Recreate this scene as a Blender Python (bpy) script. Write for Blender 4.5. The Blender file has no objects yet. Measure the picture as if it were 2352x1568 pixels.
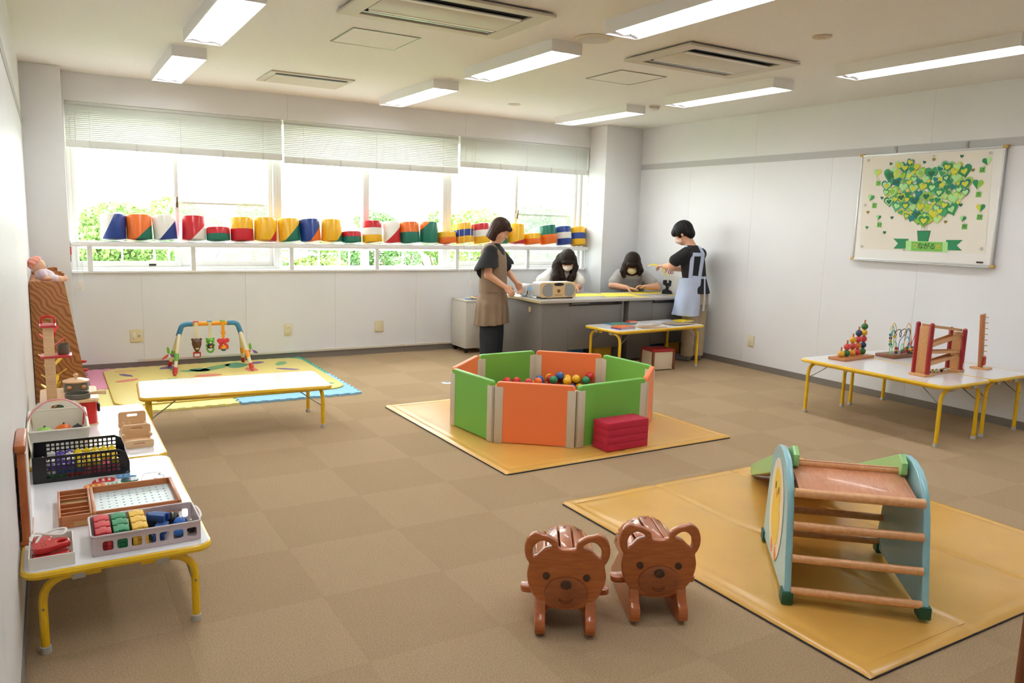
import bpy, bmesh, math, random
import numpy as np
from mathutils import Vector, Matrix

random.seed(7)
S = bpy.context.scene
COL = S.collection
PI = math.pi

# ------------------------------------------------------------------ camera, world, exposure
XL, XR, YB, YF, H = -0.139, 6.248, 7.848, -1.0, 2.596      # room: left, right, window wall, rear, ceiling height

def make_camera():
    pitch, yaw, roll, f = 0.1513, 0.5379, 0.0289, 1786.42
    fw = Vector((math.sin(yaw)*math.cos(pitch), math.cos(yaw)*math.cos(pitch), -math.sin(pitch)))
    ri = Vector((math.cos(yaw), -math.sin(yaw), 0)); up = ri.cross(fw)
    r2 = ri*math.cos(roll) + up*math.sin(roll); u2 = up*math.cos(roll) - ri*math.sin(roll)
    cd = bpy.data.cameras.new('camera'); cd.sensor_width = 36; cd.lens = f*36/2352; cd.clip_start = 0.02; cd.clip_end = 300
    c = bpy.data.objects.new('camera', cd); COL.objects.link(c)
    m = Matrix((r2, u2, -fw)).transposed().to_4x4(); m.translation = (0, 0, 1.4326)
    c.matrix_world = m; S.camera = c
make_camera()

SKY = 5.0
TUBE = 10.0
w = bpy.data.worlds.new('overcast_sky'); S.world = w; w.use_nodes = True
w.node_tree.nodes['Background'].inputs[0].default_value = (1.0, 1.0, 1.0, 1)
w.node_tree.nodes['Background'].inputs[1].default_value = SKY
S.view_settings.view_transform = 'Standard'; S.view_settings.look = 'None'
S.view_settings.gamma = 1; S.view_settings.use_curve_mapping = False
S.view_settings.exposure = 1.18
S.cycles.adaptive_threshold = .02
S.cycles.max_bounces = 6; S.cycles.diffuse_bounces = 5; S.cycles.glossy_bounces = 3; S.cycles.transmission_bounces = 5; S.cycles.transparent_max_bounces = 10
S.cycles.caustics_reflective = False; S.cycles.caustics_refractive = False; S.cycles.sample_clamp_indirect = 6


# ------------------------------------------------------------------ materials
def lin(c):
    return tuple(((v/255)/12.92 if v/255 <= .04045 else ((v/255+.055)/1.055)**2.4) for v in c)
MATS = {}
def mat(name, rgb=(200,200,200), rough=.5, metal=0., var=0., vs=6., bump=0., bs=80., spec=.5, stretch=(1,1,1), rgb2=None, trans=0., emit=0., coat=0., sheen=0., alpha=1., sss=0., detail=3.):
    if name in MATS: return MATS[name]
    m = bpy.data.materials.new(name); m.use_nodes = True; MATS[name] = m
    nt = m.node_tree; n = nt.nodes; l = nt.links; b = n['Principled BSDF']
    c = lin(rgb)
    b.inputs['Base Color'].default_value = (*c, 1); b.inputs['Roughness'].default_value = rough
    b.inputs['Metallic'].default_value = metal; b.inputs['Specular IOR Level'].default_value = spec
    b.inputs['Transmission Weight'].default_value = trans; b.inputs['Coat Weight'].default_value = coat
    b.inputs['Sheen Weight'].default_value = sheen; b.inputs['Alpha'].default_value = alpha
    if sss: b.inputs['Subsurface Weight'].default_value = sss; b.inputs['Subsurface Radius'].default_value = (.01,.005,.003)
    if emit:
        b.inputs['Emission Color'].default_value = (*c, 1); b.inputs['Emission Strength'].default_value = emit
    if var or bump or rgb2:
        tc = n.new('ShaderNodeTexCoord'); mp = n.new('ShaderNodeMapping'); mp.inputs['Scale'].default_value = stretch
        l.new(tc.outputs['Object'], mp.inputs['Vector'])
    if var or rgb2:
        nz = n.new('ShaderNodeTexNoise'); nz.inputs['Scale'].default_value = vs; nz.inputs['Detail'].default_value = detail
        l.new(mp.outputs['Vector'], nz.inputs['Vector'])
        cr = n.new('ShaderNodeValToRGB'); l.new(nz.outputs['Fac'], cr.inputs['Fac'])
        c2 = lin(rgb2) if rgb2 else tuple(min(1, v*(1+var)) for v in c); c1 = c if rgb2 else tuple(v*(1-var) for v in c)
        cr.color_ramp.elements[0].position = .32; cr.color_ramp.elements[1].position = .68
        cr.color_ramp.elements[0].color = (*c1, 1); cr.color_ramp.elements[1].color = (*c2, 1)
        l.new(cr.outputs['Color'], b.inputs['Base Color'])
    if bump:
        nb = n.new('ShaderNodeTexNoise'); nb.inputs['Scale'].default_value = bs; nb.inputs['Detail'].default_value = 4
        l.new(mp.outputs['Vector'], nb.inputs['Vector'])
        bp = n.new('ShaderNodeBump'); bp.inputs['Strength'].default_value = bump; bp.inputs['Distance'].default_value = .01
        l.new(nb.outputs['Fac'], bp.inputs['Height']); l.new(bp.outputs['Normal'], b.inputs['Normal'])
    return m

def wood(name, rgb, rgb2, rough=.4, scale=7., axis=(1,12,12), bump=.04, coat=.15):
    """Grain bands: noise stretched along one axis, plus fine streaks."""
    if name in MATS: return MATS[name]
    m = bpy.data.materials.new(name); m.use_nodes = True; MATS[name] = m
    nt = m.node_tree; n = nt.nodes; l = nt.links; b = n['Principled BSDF']
    tc = n.new('ShaderNodeTexCoord'); mp = n.new('ShaderNodeMapping'); mp.inputs['Scale'].default_value = axis
    l.new(tc.outputs['Object'], mp.inputs['Vector'])
    nz = n.new('ShaderNodeTexNoise'); nz.inputs['Scale'].default_value = scale; nz.inputs['Detail'].default_value = 5; nz.inputs['Distortion'].default_value = .6
    l.new(mp.outputs['Vector'], nz.inputs['Vector'])
    cr = n.new('ShaderNodeValToRGB'); l.new(nz.outputs['Fac'], cr.inputs['Fac'])
    cr.color_ramp.elements[0].position = .3; cr.color_ramp.elements[1].position = .7
    cr.color_ramp.elements[0].color = (*lin(rgb), 1); cr.color_ramp.elements[1].color = (*lin(rgb2), 1)
    l.new(cr.outputs['Color'], b.inputs['Base Color'])
    b.inputs['Roughness'].default_value = rough; b.inputs['Coat Weight'].default_value = coat
    bp = n.new('ShaderNodeBump'); bp.inputs['Strength'].default_value = bump; bp.inputs['Distance'].default_value = .005
    l.new(nz.outputs['Fac'], bp.inputs['Height']); l.new(bp.outputs['Normal'], b.inputs['Normal'])
    return m

def glass(name, tint=(255,255,255), refl=.06, dull=0.):
    """Thin pane: see-through with a weak mirror reflection; dull adds a milky veil (insect screen, film)."""
    if name in MATS: return MATS[name]
    m = bpy.data.materials.new(name); m.use_nodes = True; MATS[name] = m
    nt = m.node_tree; n = nt.nodes; l = nt.links; n.remove(n['Principled BSDF'])
    o = n['Material Output']; t = n.new('ShaderNodeBsdfTransparent'); t.inputs[0].default_value = (*lin(tint), 1)
    g = n.new('ShaderNodeBsdfGlossy'); g.inputs['Roughness'].default_value = .02
    mx = n.new('ShaderNodeMixShader'); mx.inputs[0].default_value = refl
    l.new(t.outputs[0], mx.inputs[1]); l.new(g.outputs[0], mx.inputs[2]); out = mx
    if dull:
        d = n.new('ShaderNodeBsdfDiffuse'); d.inputs[0].default_value = (.75,.77,.77,1)
        tr = n.new('ShaderNodeBsdfTranslucent'); tr.inputs[0].default_value = (.85,.87,.87,1)
        ad = n.new('ShaderNodeMixShader'); ad.inputs[0].default_value = .6
        l.new(d.outputs[0], ad.inputs[1]); l.new(tr.outputs[0], ad.inputs[2])
        m2 = n.new('ShaderNodeMixShader'); m2.inputs[0].default_value = dull
        l.new(mx.outputs[0], m2.inputs[1]); l.new(ad.outputs[0], m2.inputs[2]); out = m2
    l.new(out.outputs[0], o.inputs['Surface'])
    return m

def band_mat(name, axis, stops, rough=.6):
    """Flat colour bands printed along an object axis: stops = [(position, rgb), ...]."""
    if name in MATS: return MATS[name]
    m = bpy.data.materials.new(name); m.use_nodes = True; MATS[name] = m
    nt = m.node_tree; n = nt.nodes; l = nt.links; b = n['Principled BSDF']; b.inputs['Roughness'].default_value = rough
    tc = n.new('ShaderNodeTexCoord'); sp = n.new('ShaderNodeSeparateXYZ'); l.new(tc.outputs['Generated'], sp.inputs[0])
    cr = n.new('ShaderNodeValToRGB'); cr.color_ramp.interpolation = 'CONSTANT'; l.new(sp.outputs[axis], cr.inputs['Fac'])
    e = cr.color_ramp.elements
    while len(e) < len(stops): e.new(.5)
    for i, (pos, rgb) in enumerate(stops): e[i].position = pos; e[i].color = (*lin(rgb), 1)
    l.new(cr.outputs['Color'], b.inputs['Base Color'])
    return m

# ------------------------------------------------------------------ mesh helpers
class MB:
    def __init__(s): s.bm = bmesh.new()
    def box(s, x0, x1, y0, y1, z0, z1, M=None):
        v = [s.bm.verts.new((x, y, z)) for x in (x0, x1) for y in (y0, y1) for z in (z0, z1)]
        for f in ((0,1,3,2),(4,6,7,5),(0,4,5,1),(2,3,7,6),(0,2,6,4),(1,5,7,3)): s.bm.faces.new([v[i] for i in f])
        if M is not None:
            for q in v: q.co = M @ q.co
        return s
    def ring(s, c, ax1, ax2, r, n): return [s.bm.verts.new(c + ax1*(r*math.cos(2*PI*i/n)) + ax2*(r*math.sin(2*PI*i/n))) for i in range(n)]
    def skin(s, rings, closed=False, cap=True):
        k = len(rings)
        for a in range(k if closed else k-1):
            A, B = rings[a], rings[(a+1) % k]; n = len(A)
            for i in range(n): s.bm.faces.new((A[i], A[(i+1) % n], B[(i+1) % n], B[i]))
        if cap and not closed:
            s.bm.faces.new(rings[0][::-1]); s.bm.faces.new(rings[-1])
        return s
    def tube(s, path, r, n=10, closed=False, flat=1.0):
        P = [Vector(q) for q in path]; k = len(P); rr = r if isinstance(r, (list, tuple)) else [r]*k
        T = []
        for i in range(k):
            a = P[(i-1) % k] if closed or i > 0 else P[0]; b = P[(i+1) % k] if closed or i < k-1 else P[-1]
            T.append((b-a).normalized())
        up = Vector((0,0,1)) if abs(T[0].z) < .9 else Vector((1,0,0))
        a1 = T[0].cross(up).normalized(); rings = []
        for i in range(k):
            a1 = (a1 - T[i]*a1.dot(T[i])).normalized(); a2 = T[i].cross(a1)
            rings.append(s.ring(P[i], a1, a2*flat, rr[i], n))
        return s.skin(rings, closed)
    def cyl(s, p0, p1, r, r1=None, n=16): return s.tube([p0, p1], [r, r if r1 is None else r1], n)
    def sphere(s, c, r, nu=16, nv=10):
        c = Vector(c); rx, ry, rz = r if isinstance(r, (tuple, list)) else (r, r, r)
        rows = []
        for j in range(1, nv):
            t = PI*j/nv; rows.append([s.bm.verts.new(c + Vector((rx*math.sin(t)*math.cos(2*PI*i/nu), ry*math.sin(t)*math.sin(2*PI*i/nu), rz*math.cos(t)))) for i in range(nu)])
        a = s.bm.verts.new(c+Vector((0,0,rz))); b = s.bm.verts.new(c-Vector((0,0,rz)))
        for i in range(nu):
            s.bm.faces.new((a, rows[0][i], rows[0][(i+1) % nu])); s.bm.faces.new((b, rows[-1][(i+1) % nu], rows[-1][i]))
        for j in range(nv-2):
            for i in range(nu): s.bm.faces.new((rows[j][i], rows[j+1][i], rows[j+1][(i+1) % nu], rows[j][(i+1) % nu]))
        return s
    def lathe(s, prof, n=24, c=(0,0,0)):
        rings = [s.ring(Vector((c[0], c[1], c[2]+z)), Vector((1,0,0)), Vector((0,1,0)), max(r, 1e-4), n) for r, z in prof]
        return s.skin(rings)
    def prism(s, poly, z0, z1, M=None):
        a = [s.bm.verts.new((x, y, z0)) for x, y in poly]; b = [s.bm.verts.new((x, y, z1)) for x, y in poly]; n = len(poly)
        for i in range(n): s.bm.faces.new((a[i], a[(i+1) % n], b[(i+1) % n], b[i]))
        s.bm.faces.new(a[::-1]); s.bm.faces.new(b)
        if M is not None:
            for q in a+b: q.co = M @ q.co
        return s
    def grid(s, fn, nu, nv):
        V = [[s.bm.verts.new(fn(i/nu, j/nv)) for j in range(nv+1)] for i in range(nu+1)]
        for i in range(nu):
            for j in range(nv): s.bm.faces.new((V[i][j], V[i+1][j], V[i+1][j+1], V[i][j+1]))
        return s
    def mesh(s, bevel=0., seg=2, sharp=35):
        bmesh.ops.recalc_face_normals(s.bm, faces=s.bm.faces)
        if bevel:
            ed = [e for e in s.bm.edges if len(e.link_faces) == 2 and e.calc_face_angle() > .6]
            bmesh.ops.bevel(s.bm, geom=ed, offset=bevel, segments=seg, profile=.5, affect='EDGES', clamp_overlap=True)
        me = bpy.data.meshes.new('m'); s.bm.to_mesh(me); s.bm.free()
        for q in me.polygons: q.use_smooth = True
        me.set_sharp_from_angle(angle=math.radians(sharp))
        return me
    def build(s, name, m, parent=None, bevel=0., seg=2, loc=None, rot=None, sharp=35): return obj(name, s.mesh(bevel, seg, sharp), m, parent, loc, rot)

def obj(name, me, m, parent=None, loc=None, rot=None):
    if me.name == 'm' or me.name.startswith('m.'): me.name = name
    if m is not None and not me.materials: me.materials.append(m)
    o = bpy.data.objects.new(name, me); COL.objects.link(o)
    if parent: o.parent = parent
    if loc: o.location = loc
    if rot: o.rotation_euler = rot
    return o
def tag(o, label, cat, group=None):
    o['label'] = label; o['category'] = cat
    if group: o['group'] = group
    return o
def thing(name, label, cat, loc=(0,0,0), rotz=0., group=None, rot=None):
    o = bpy.data.objects.new(name, None); COL.objects.link(o); o.empty_display_size = .1
    o.location = loc; o.rotation_euler = rot if rot else (0, 0, rotz)
    return tag(o, label, cat, group)
def struct(o): o['kind'] = 'structure'; return o
def dup(root, loc, rotz=0., label=None):
    r = root.copy(); COL.objects.link(r); r.location = loc; r.rotation_euler = (0, 0, rotz)
    if label: r['label'] = label
    for ch in list(root.children):
        c = ch.copy(); COL.objects.link(c); c.parent = r
        for g in list(ch.children):
            d = g.copy(); COL.objects.link(d); d.parent = c
    return r
def from_curve(cu):
    t = bpy.data.objects.new('t', cu); COL.objects.link(t)
    dg = bpy.context.evaluated_depsgraph_get(); me = bpy.data.meshes.new_from_object(t.evaluated_get(dg))
    bpy.data.objects.remove(t); bpy.data.curves.remove(cu); me.name = 'm'
    for q in me.polygons: q.use_smooth = True
    me.set_sharp_from_angle(angle=math.radians(40))
    return me
def shape2d(outer, holes=(), thick=.01, bevel=0., rot=None):
    """Flat plate from an outline (with holes), in local XY, thickness along Z, centred on z = 0."""
    cu = bpy.data.curves.new('c', 'CURVE'); cu.dimensions = '2D'; cu.fill_mode = 'BOTH'
    for poly in (outer, *holes):
        sp = cu.splines.new('POLY'); sp.points.add(len(poly)-1); sp.use_cyclic_u = True
        for q, (x, y) in zip(sp.points, poly): q.co = (x, y, 0, 1)
    cu.extrude = max(thick/2-bevel, .0001); cu.bevel_depth = bevel; cu.bevel_resolution = 1; cu.offset = -bevel
    me = from_curve(cu)
    if rot is not None: me.transform(rot)
    return me
def text_mesh(body, size, depth=.0006, align='CENTER'):
    cu = bpy.data.curves.new('t', 'FONT'); cu.body = body; cu.size = size; cu.extrude = depth; cu.align_x = align; cu.align_y = 'CENTER'; cu.resolution_u = 3
    return from_curve(cu)
def rrect(x0, x1, y0, y1, r, n=4):
    out = []
    for cx, cy, a0 in ((x1-r, y1-r, 0), (x0+r, y1-r, 90), (x0+r, y0+r, 180), (x1-r, y0+r, 270)):
        for i in range(n+1):
            a = math.radians(a0+90*i/n); out.append((cx+r*math.cos(a), cy+r*math.sin(a)))
    return out
def smooth_poly(pts, sub=6):
    """Closed Catmull-Rom through the points."""
    out = []; n = len(pts)
    for i in range(n):
        p0, p1, p2, p3 = pts[i-1], pts[i], pts[(i+1) % n], pts[(i+2) % n]
        for k in range(sub):
            t = k/sub
            out.append(tuple(.5*((2*b)+(-a+c)*t+(2*a-5*b+4*c-d)*t*t+(-a+3*b-3*c+d)*t**3) for a, b, c, d in zip(p0, p1, p2, p3)))
    return out
def spline3(pts, sub=6):
    out = []; n = len(pts)
    for i in range(n-1):
        p0, p1, p2, p3 = pts[max(i-1, 0)], pts[i], pts[i+1], pts[min(i+2, n-1)]
        for k in range(sub):
            t = k/sub
            out.append(tuple(.5*((2*b)+(-a+c)*t+(2*a-5*b+4*c-d)*t*t+(-a+3*b-3*c+d)*t**3) for a, b, c, d in zip(p0, p1, p2, p3)))
    out.append(tuple(pts[-1])); return out
XZ = Matrix.Rotation(PI/2, 4, 'X')            # plate in XY -> standing in XZ
YZ = Matrix(((0,0,1,0),(1,0,0,0),(0,1,0,0),(0,0,0,1)))   # plate in XY -> standing in YZ

# shared materials
WHITE = mat('white_paint', (238,238,238), .45)
WALL = mat('wall_panel', (233,234,237), .42, var=.02, vs=1.5, bump=.02, bs=200)
TTOP = mat('white_laminate', (242,242,244), .16, spec=.5)
YEL = mat('yellow_edge', (236,190,24), .28, var=.06, vs=14, coat=.3)
GREYPL = mat('grey_plastic', (186,184,178), .5)
STEEL = mat('steel', (150,148,142), .3, metal=.9)
BLACK = mat('black_plastic', (22,22,24), .35)
# ================================================================== the room
CEIL = mat('ceiling_board', (238,236,232), .6, var=.035, vs=160, bump=.25, bs=140)
CARP = [mat('carpet_light', (185,160,127), .95, var=.2, vs=210, bump=.6, bs=260, detail=2, spec=.1),
        mat('carpet_dark', (180,155,122), .95, var=.2, vs=210, bump=.6, bs=260, detail=2, spec=.1)]
BASE = mat('baseboard_grey', (128,120,112), .5)
RAIL = mat('rail_grey', (190,190,190), .45)
SEAM = mat('wall_core', (214,212,210), .6)

fl = struct(MB().box(XL-.2, XR+.2, YF-.2, YB+.2, -.12, -.012).build('floor', mat('underlay', (120,104,84), .9)))
TS = .5; tm = [MB().box(0, TS-.0006, 0, TS-.0006, -.013, 0).mesh() for _ in range(2)]
for k in range(2): tm[k].materials.append(CARP[k])
tx0, ty0 = 4.8337-10*TS, 3.7472-12*TS
for i in range(13):
    for j in range(21):
        x, y = tx0+i*TS, ty0+j*TS
        x0, x1, y0, y1 = max(x, XL-.1), min(x+TS, XR+.1), max(y, YF-.1), min(y+TS, YB+.1)
        if x1-x0 < .02 or y1-y0 < .02: continue
        if x1-x0 > TS-.001 and y1-y0 > TS-.001: o = obj('carpet_tile', tm[(i+j) % 2], None, fl, (x, y, 0))
        else: o = MB().box(0, x1-x0-.0006, 0, y1-y0-.0006, -.013, 0).build('carpet_tile', CARP[(i+j) % 2], fl, loc=(x0, y0, 0))

ce = struct(MB().box(XL-.2, XR+.2, YF-.2, YB+.25, H, H+.1).build('ceiling', CEIL))
wl = struct(MB().box(XL-.15, XL-.003, YF-.2, YB+.2, -.1, H).build('wall_left', SEAM))
wr = struct(MB().box(XR+.003, XR+.15, YF-.2, YB+.2, -.1, H).build('wall_right', SEAM))
we = struct(MB().box(XL-.15, XR+.15, YF-.2, YF, -.1, H).build('wall_rear', WALL))
WX0, WX1, WZ0, WZ1 = .165, 5.70, .885, 2.357            # window opening
WT = .24                                                # wall thickness at the window
wb = struct(MB().box(XL-.15, WX0, YB+.003, YB+WT, -.1, H).box(WX1, XR+.15, YB+.003, YB+WT, -.1, H)
            .box(WX0, WX1, YB+.003, YB+WT, -.1, WZ0).box(WX0, WX1, YB+.003, YB+WT, WZ1, H).build('wall_back', SEAM))
# wall panels with thin joints
def panels_y(wall, x0, x1, cuts, z0, z1):
    for a, b in zip(cuts[:-1], cuts[1:]): MB().box(x0, x1, a+.0009, b-.0009, z0, z1).build('wall_panel', WALL, wall)
cuts = [YF]+[y for y in (.2,1.12,2.04,2.96,3.886,4.805,5.735,6.66)]+[YB]
panels_y(wr, XR-.002, XR+.004, cuts, 0, 2.107); panels_y(wr, XR-.002, XR+.004, [YF,.2,2.04,3.886,5.735,YB], 2.172, H)
panels_y(wl, XL-.004, XL+.002, cuts, 0, 2.107); panels_y(wl, XL-.004, XL+.002, [YF,.2,2.04,3.886,5.735,YB], 2.172, H)
for a, b in zip([XL,.714,1.635,2.531,3.44,4.35,5.27], [.714,1.635,2.531,3.44,4.35,5.27,XR]): MB().box(a+.0009, b-.0009, YB-.002, YB+.004, 0, WZ0).build('wall_panel', WALL, wb)
for a, b in zip([XL,.155,2.067,4.011,5.70], [.155,2.067,4.011,5.70,XR]): MB().box(a+.001, b-.001, YB-.002, YB+.004, WZ1, H).build('wall_panel', WALL, wb)
struct(MB().box(XL, .155, 7.60, YB-.001, 0, H).build('wall_column_left', WALL, bevel=.004))
struct(MB().box(5.702, XR, 7.52, YB-.001, 0, H).build('wall_column_right', WALL, bevel=.004))
struct(MB().box(XR-.006, XR+.003, YF, 7.52, 2.107, 2.172).build('trim_1', RAIL))
struct(MB().box(XL-.003, XL+.006, YF, 7.60, 2.107, 2.172).build('trim_2', RAIL))
struct(MB().box(.155, 5.702, YB-.008, YB+.003, 0, .062).build('baseboard_back', BASE))
struct(MB().box(XR-.008, XR+.003, YF, 7.52, 0, .06).build('baseboard_right', BASE))
struct(MB().box(XL-.003, XL+.008, YF, 7.60, 0, .06).build('baseboard_left', BASE))
struct(MB().box(XL, .155, 7.592, 7.601, 0, .06).box(.155, .163, 7.592, YB-.008, 0, .06).build('baseboard_column_left', BASE))
struct(MB().box(5.694, XR-.008, 7.512, 7.521, 0, .06).box(5.694, 5.703, 7.521, YB-.008, 0, .06).build('baseboard_column_right', BASE))
struct(MB().box(.66, 3.3, YB-.02, YB+.002, .063, .088).box(3.302, 5.6, YB-.02, YB+.002, .063, .088).build('trim_3', mat('duct_ivory', (214,208,196), .5), bevel=.003))

# ------------------------------------------------------------------ windows
ALU = mat('window_aluminium', (226,226,224), .35)
PANE = glass('window_glass', (250,253,251), .05)
SCREEN = glass('insect_screen', (240,242,242), 0, .10)
GY = 8.03                                               # glass plane
struct(MB().box(WX0-.002, WX1+.002, YB-.022, YB+WT-.05, WZ0, WZ0+.02).build('trim_4', WHITE, bevel=.003))    # sill board
wins = [(.165, 1.99, 1.055, True), (1.99, 3.852, 2.917, False), (3.852, 5.70, 4.775, True)]
for i, (a, b, mid, slide) in enumerate(wins):
    z0, z1 = WZ0+.02, WZ1
    la = .035 if i == 0 else .04; lb = .035 if i == 2 else .04
    fr = MB().box(a, a+la, GY-.05, GY+.05, z0, z1).box(b-lb, b, GY-.05, GY+.05, z0, z1).box(a+la, b-lb, GY-.05, GY+.05, z0, z0+.025).box(a+la, b-lb, GY-.05, GY+.05, z1-.03, z1)
    if not slide: fr.box(mid-.033, mid+.033, GY-.05, GY+.05, z0+.025, z1-.03)
    wn = struct(fr.build('window_%d' % (i+1), ALU, bevel=.002))
    for k, (p0, p1) in enumerate(((a+la, mid), (mid, b-lb))):
        if slide:
            yy = GY-.018 if k == 0 else GY+.018
            s0, s1 = (p0, p1+.02) if k == 0 else (p1-(p1-p0)-.02, p1)
            sa = MB().box(s0, s0+.035, yy-.014, yy+.014, z0+.025, z1-.03).box(s1-.035, s1, yy-.014, yy+.014, z0+.025, z1-.03)
            sa.box(s0+.035, s1-.035, yy-.014, yy+.014, z0+.025, z0+.075).box(s0+.035, s1-.035, yy-.014, yy+.014, z1-.07, z1-.03)
            sh = sa.build('sash', ALU, wn, bevel=.002)
            MB().box(s0+.03, s1-.03, yy-.003, yy+.003, z0+.07, z1-.06).build('pane', PANE, sh)
            if k == 0:
                MB().box(s1-.03, s1-.008, yy-.05, yy-.014, 1.485, 1.545).box(s1-.026, s1-.012, yy-.062, yy-.03, 1.53, 1.585).build('latch', mat('latch_metal', (120,104,78), .35, metal=.8), sh, bevel=.003)
                MB().box(s0+.6, s0+.66, yy-.02, yy-.013, z0+.035, z0+.05).build('pull', BLACK, sh)
            else:
                yq = GY+.065
                sf = MB().box(s0+.01, s0+.035, yq-.008, yq+.008, z0+.02, z1-.03).box(s1-.03, s1, yq-.008, yq+.008, z0+.02, z1-.03)
                sf.box(s0+.03, s1-.03, yq-.008, yq+.008, z0+.02, z0+.05).box(s0+.03, s1-.03, yq-.008, yq+.008, 1.523, 1.542)
                sc = sf.build('screen_frame', ALU, wn); MB().box(s0+.03, s1-.03, yq-.0008, yq+.0008, z0+.05, z1-.03).build('screen_mesh', SCREEN, sc)
        else:
            q0, q1 = (p0, mid-.033) if k == 0 else (mid+.033, p1)
            MB().box(q0-.004, q1+.004, GY-.003, GY+.003, z0+.02, z1-.025).build('pane', PANE, wn)

# guard shelf across the window
gs = thing('window_shelf', 'long white guard shelf on short posts across the window front', 'shelf', (0, 0, 0))
MB().box(.167, 5.70, 7.775, 7.965, 1.122, 1.165).build('board', WHITE, gs, bevel=.004)
for x in (.31, 1.165, 2.085, 2.985, 3.93, 4.86, 5.655):
    MB().box(x-.02, x+.02, 7.83, 7.87, .905, 1.122).build('post', WHITE, gs, bevel=.003)

# ------------------------------------------------------------------ blinds
SLAT = mat('blind_slat', (228,230,225), .5); CLIP = mat('clip_clear', (214,216,212), .35)
CORD = mat('blind_cord', (226,222,212), .7)
blabels = ['beige venetian blind half drawn beside the left column', 'widest beige venetian blind hanging between the two others', 'shortest beige venetian blind half drawn beside the right column']
for i, (a, b, zb) in enumerate(((.176, 2.018, 1.978), (2.036, 3.944, 1.958), (3.966, 5.694, 2.036))):
    t = thing('venetian_blind', blabels[i], 'blind', (a, 7.885, zb), 0, 'window blinds'); L = b-a; top = WZ1-zb
    MB().box(0, L, -.008, .02, top-.024, top-.004).build('head_rail', SLAT, t, bevel=.002)
    n = 19; za, zc = .062, top-.014
    sm = MB().grid(lambda u, v: Vector((L*u, .0085*(2*v-1)-.0035*(1-(2*v-1)**2), .0118*(2*v-1))), 1, 4).mesh(); sm.materials.append(SLAT)
    for k in range(n): obj('slat', sm, None, t, (0, 0, za+(zc-za)*k/(n-1)))
    MB().box(0, L, -.013, .013, 0, .052).build('slat_bundle', SLAT, t, bevel=.002)
    MB().box(0, L, -.015, .015, -.008, 0).build('bottom_rail', SLAT, t, bevel=.002)
    for k in range(5): x = L*(.1+.2*k); MB().box(x-.009, x+.009, -.018, .016, -.01, .054).build('clip', CLIP, t, bevel=.002)
    for x in (L*.1, L*.5, L*.9): MB().cyl((x, -.016, .05), (x, -.016, top-.03), .0012, n=6).build('ladder_cord', CORD, t)
def cord(xa, xb, y, zt, zb, tagz, label):
    t = thing('blind_cord', label, 'cord', (xa, y, zb))
    MB().tube(spline3([(0,0,zt-zb),(.0,0,(zt-zb)*.5),(.002,0,.06),((xb-xa)*.3,0,.01),((xb-xa)*.7,0,.01),(xb-xa-.002,0,.06),(xb-xa,0,(zt-zb)*.5),(xb-xa,0,zt-zb)],5), .0022, 6).build('loop', CORD, t)
    if tagz is not None:
        MB().box((xb-xa)/2-.022, (xb-xa)/2+.022, -.006, .006, tagz, tagz+.08).build('cord_weight', mat('tag_white', (232,228,218), .5), t, bevel=.004)
cord(.205, .245, 7.74, 2.3, .82, -.075, 'looped blind cord with white plastic weight beside the left column')
cord(3.905, 3.965, 7.745, 2.3, .845, None, 'looped blind cord hanging between two blinds without a weight')
cord(4.045, 4.085, 7.745, 2.3, .80, -.1, 'looped blind cord with slim handle hanging by the middle mullion')
rh = thing('window_hook', 'small red plastic hook on the left edge of the window', 'hook', (.158, 7.79, 1.05))
MB().box(-.006, .012, -.012, .012, 0, .07).build('plate', mat('red_hook', (200,30,44), .35), rh, bevel=.004)
MB().cyl((.004, 0, .002), (.004, 0, -.06), .003, n=8).build('tail', mat('dark_tail', (110,70,66), .5), rh)

# ------------------------------------------------------------------ outside
struct(MB().box(-40, 70, 9.9, 90, -7.2, -7.0).build('ground_outside', mat('lawn', (150,180,110), .9, var=.2, vs=.6)))
struct(MB().box(-4, 14, YB+WT, 9.8, .1, .3).build('floor_balcony', mat('balcony_concrete', (205,205,200), .8)))
RL = mat('railing_white', (232,234,234), .4)
rl = thing('balcony_railing', 'white metal balcony railing outside the window', 'railing', (0, 9.4, .3))
MB().box(-3, 13, -.014, .014, .735, .765).build('top_rail', RL, rl, bevel=.004)
MB().box(-3, 13, -.012, .012, .08, .11).build('lower_rail', RL, rl)
for x in (-1.4, -.3, .68, .998, 1.146, 2.0, 2.829, 3.09, 3.212, 3.928, 4.9, 5.3, 6.1, 7.0, 7.9, 9.0, 10.2): MB().box(x-.009, x+.009, -.009, .009, 0, .74).build('post', RL, rl)
LEAF = [mat('leaf_a', (128,160,88), .75, var=.3, vs=2.5), mat('leaf_b', (114,152,96), .75, var=.3, vs=2.5), mat('leaf_c', (146,172,98), .75, var=.3, vs=2.5)]
BARK = mat('bark', (92,78,62), .9, var=.2, vs=8)
rng = np.random.default_rng(5)
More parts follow.
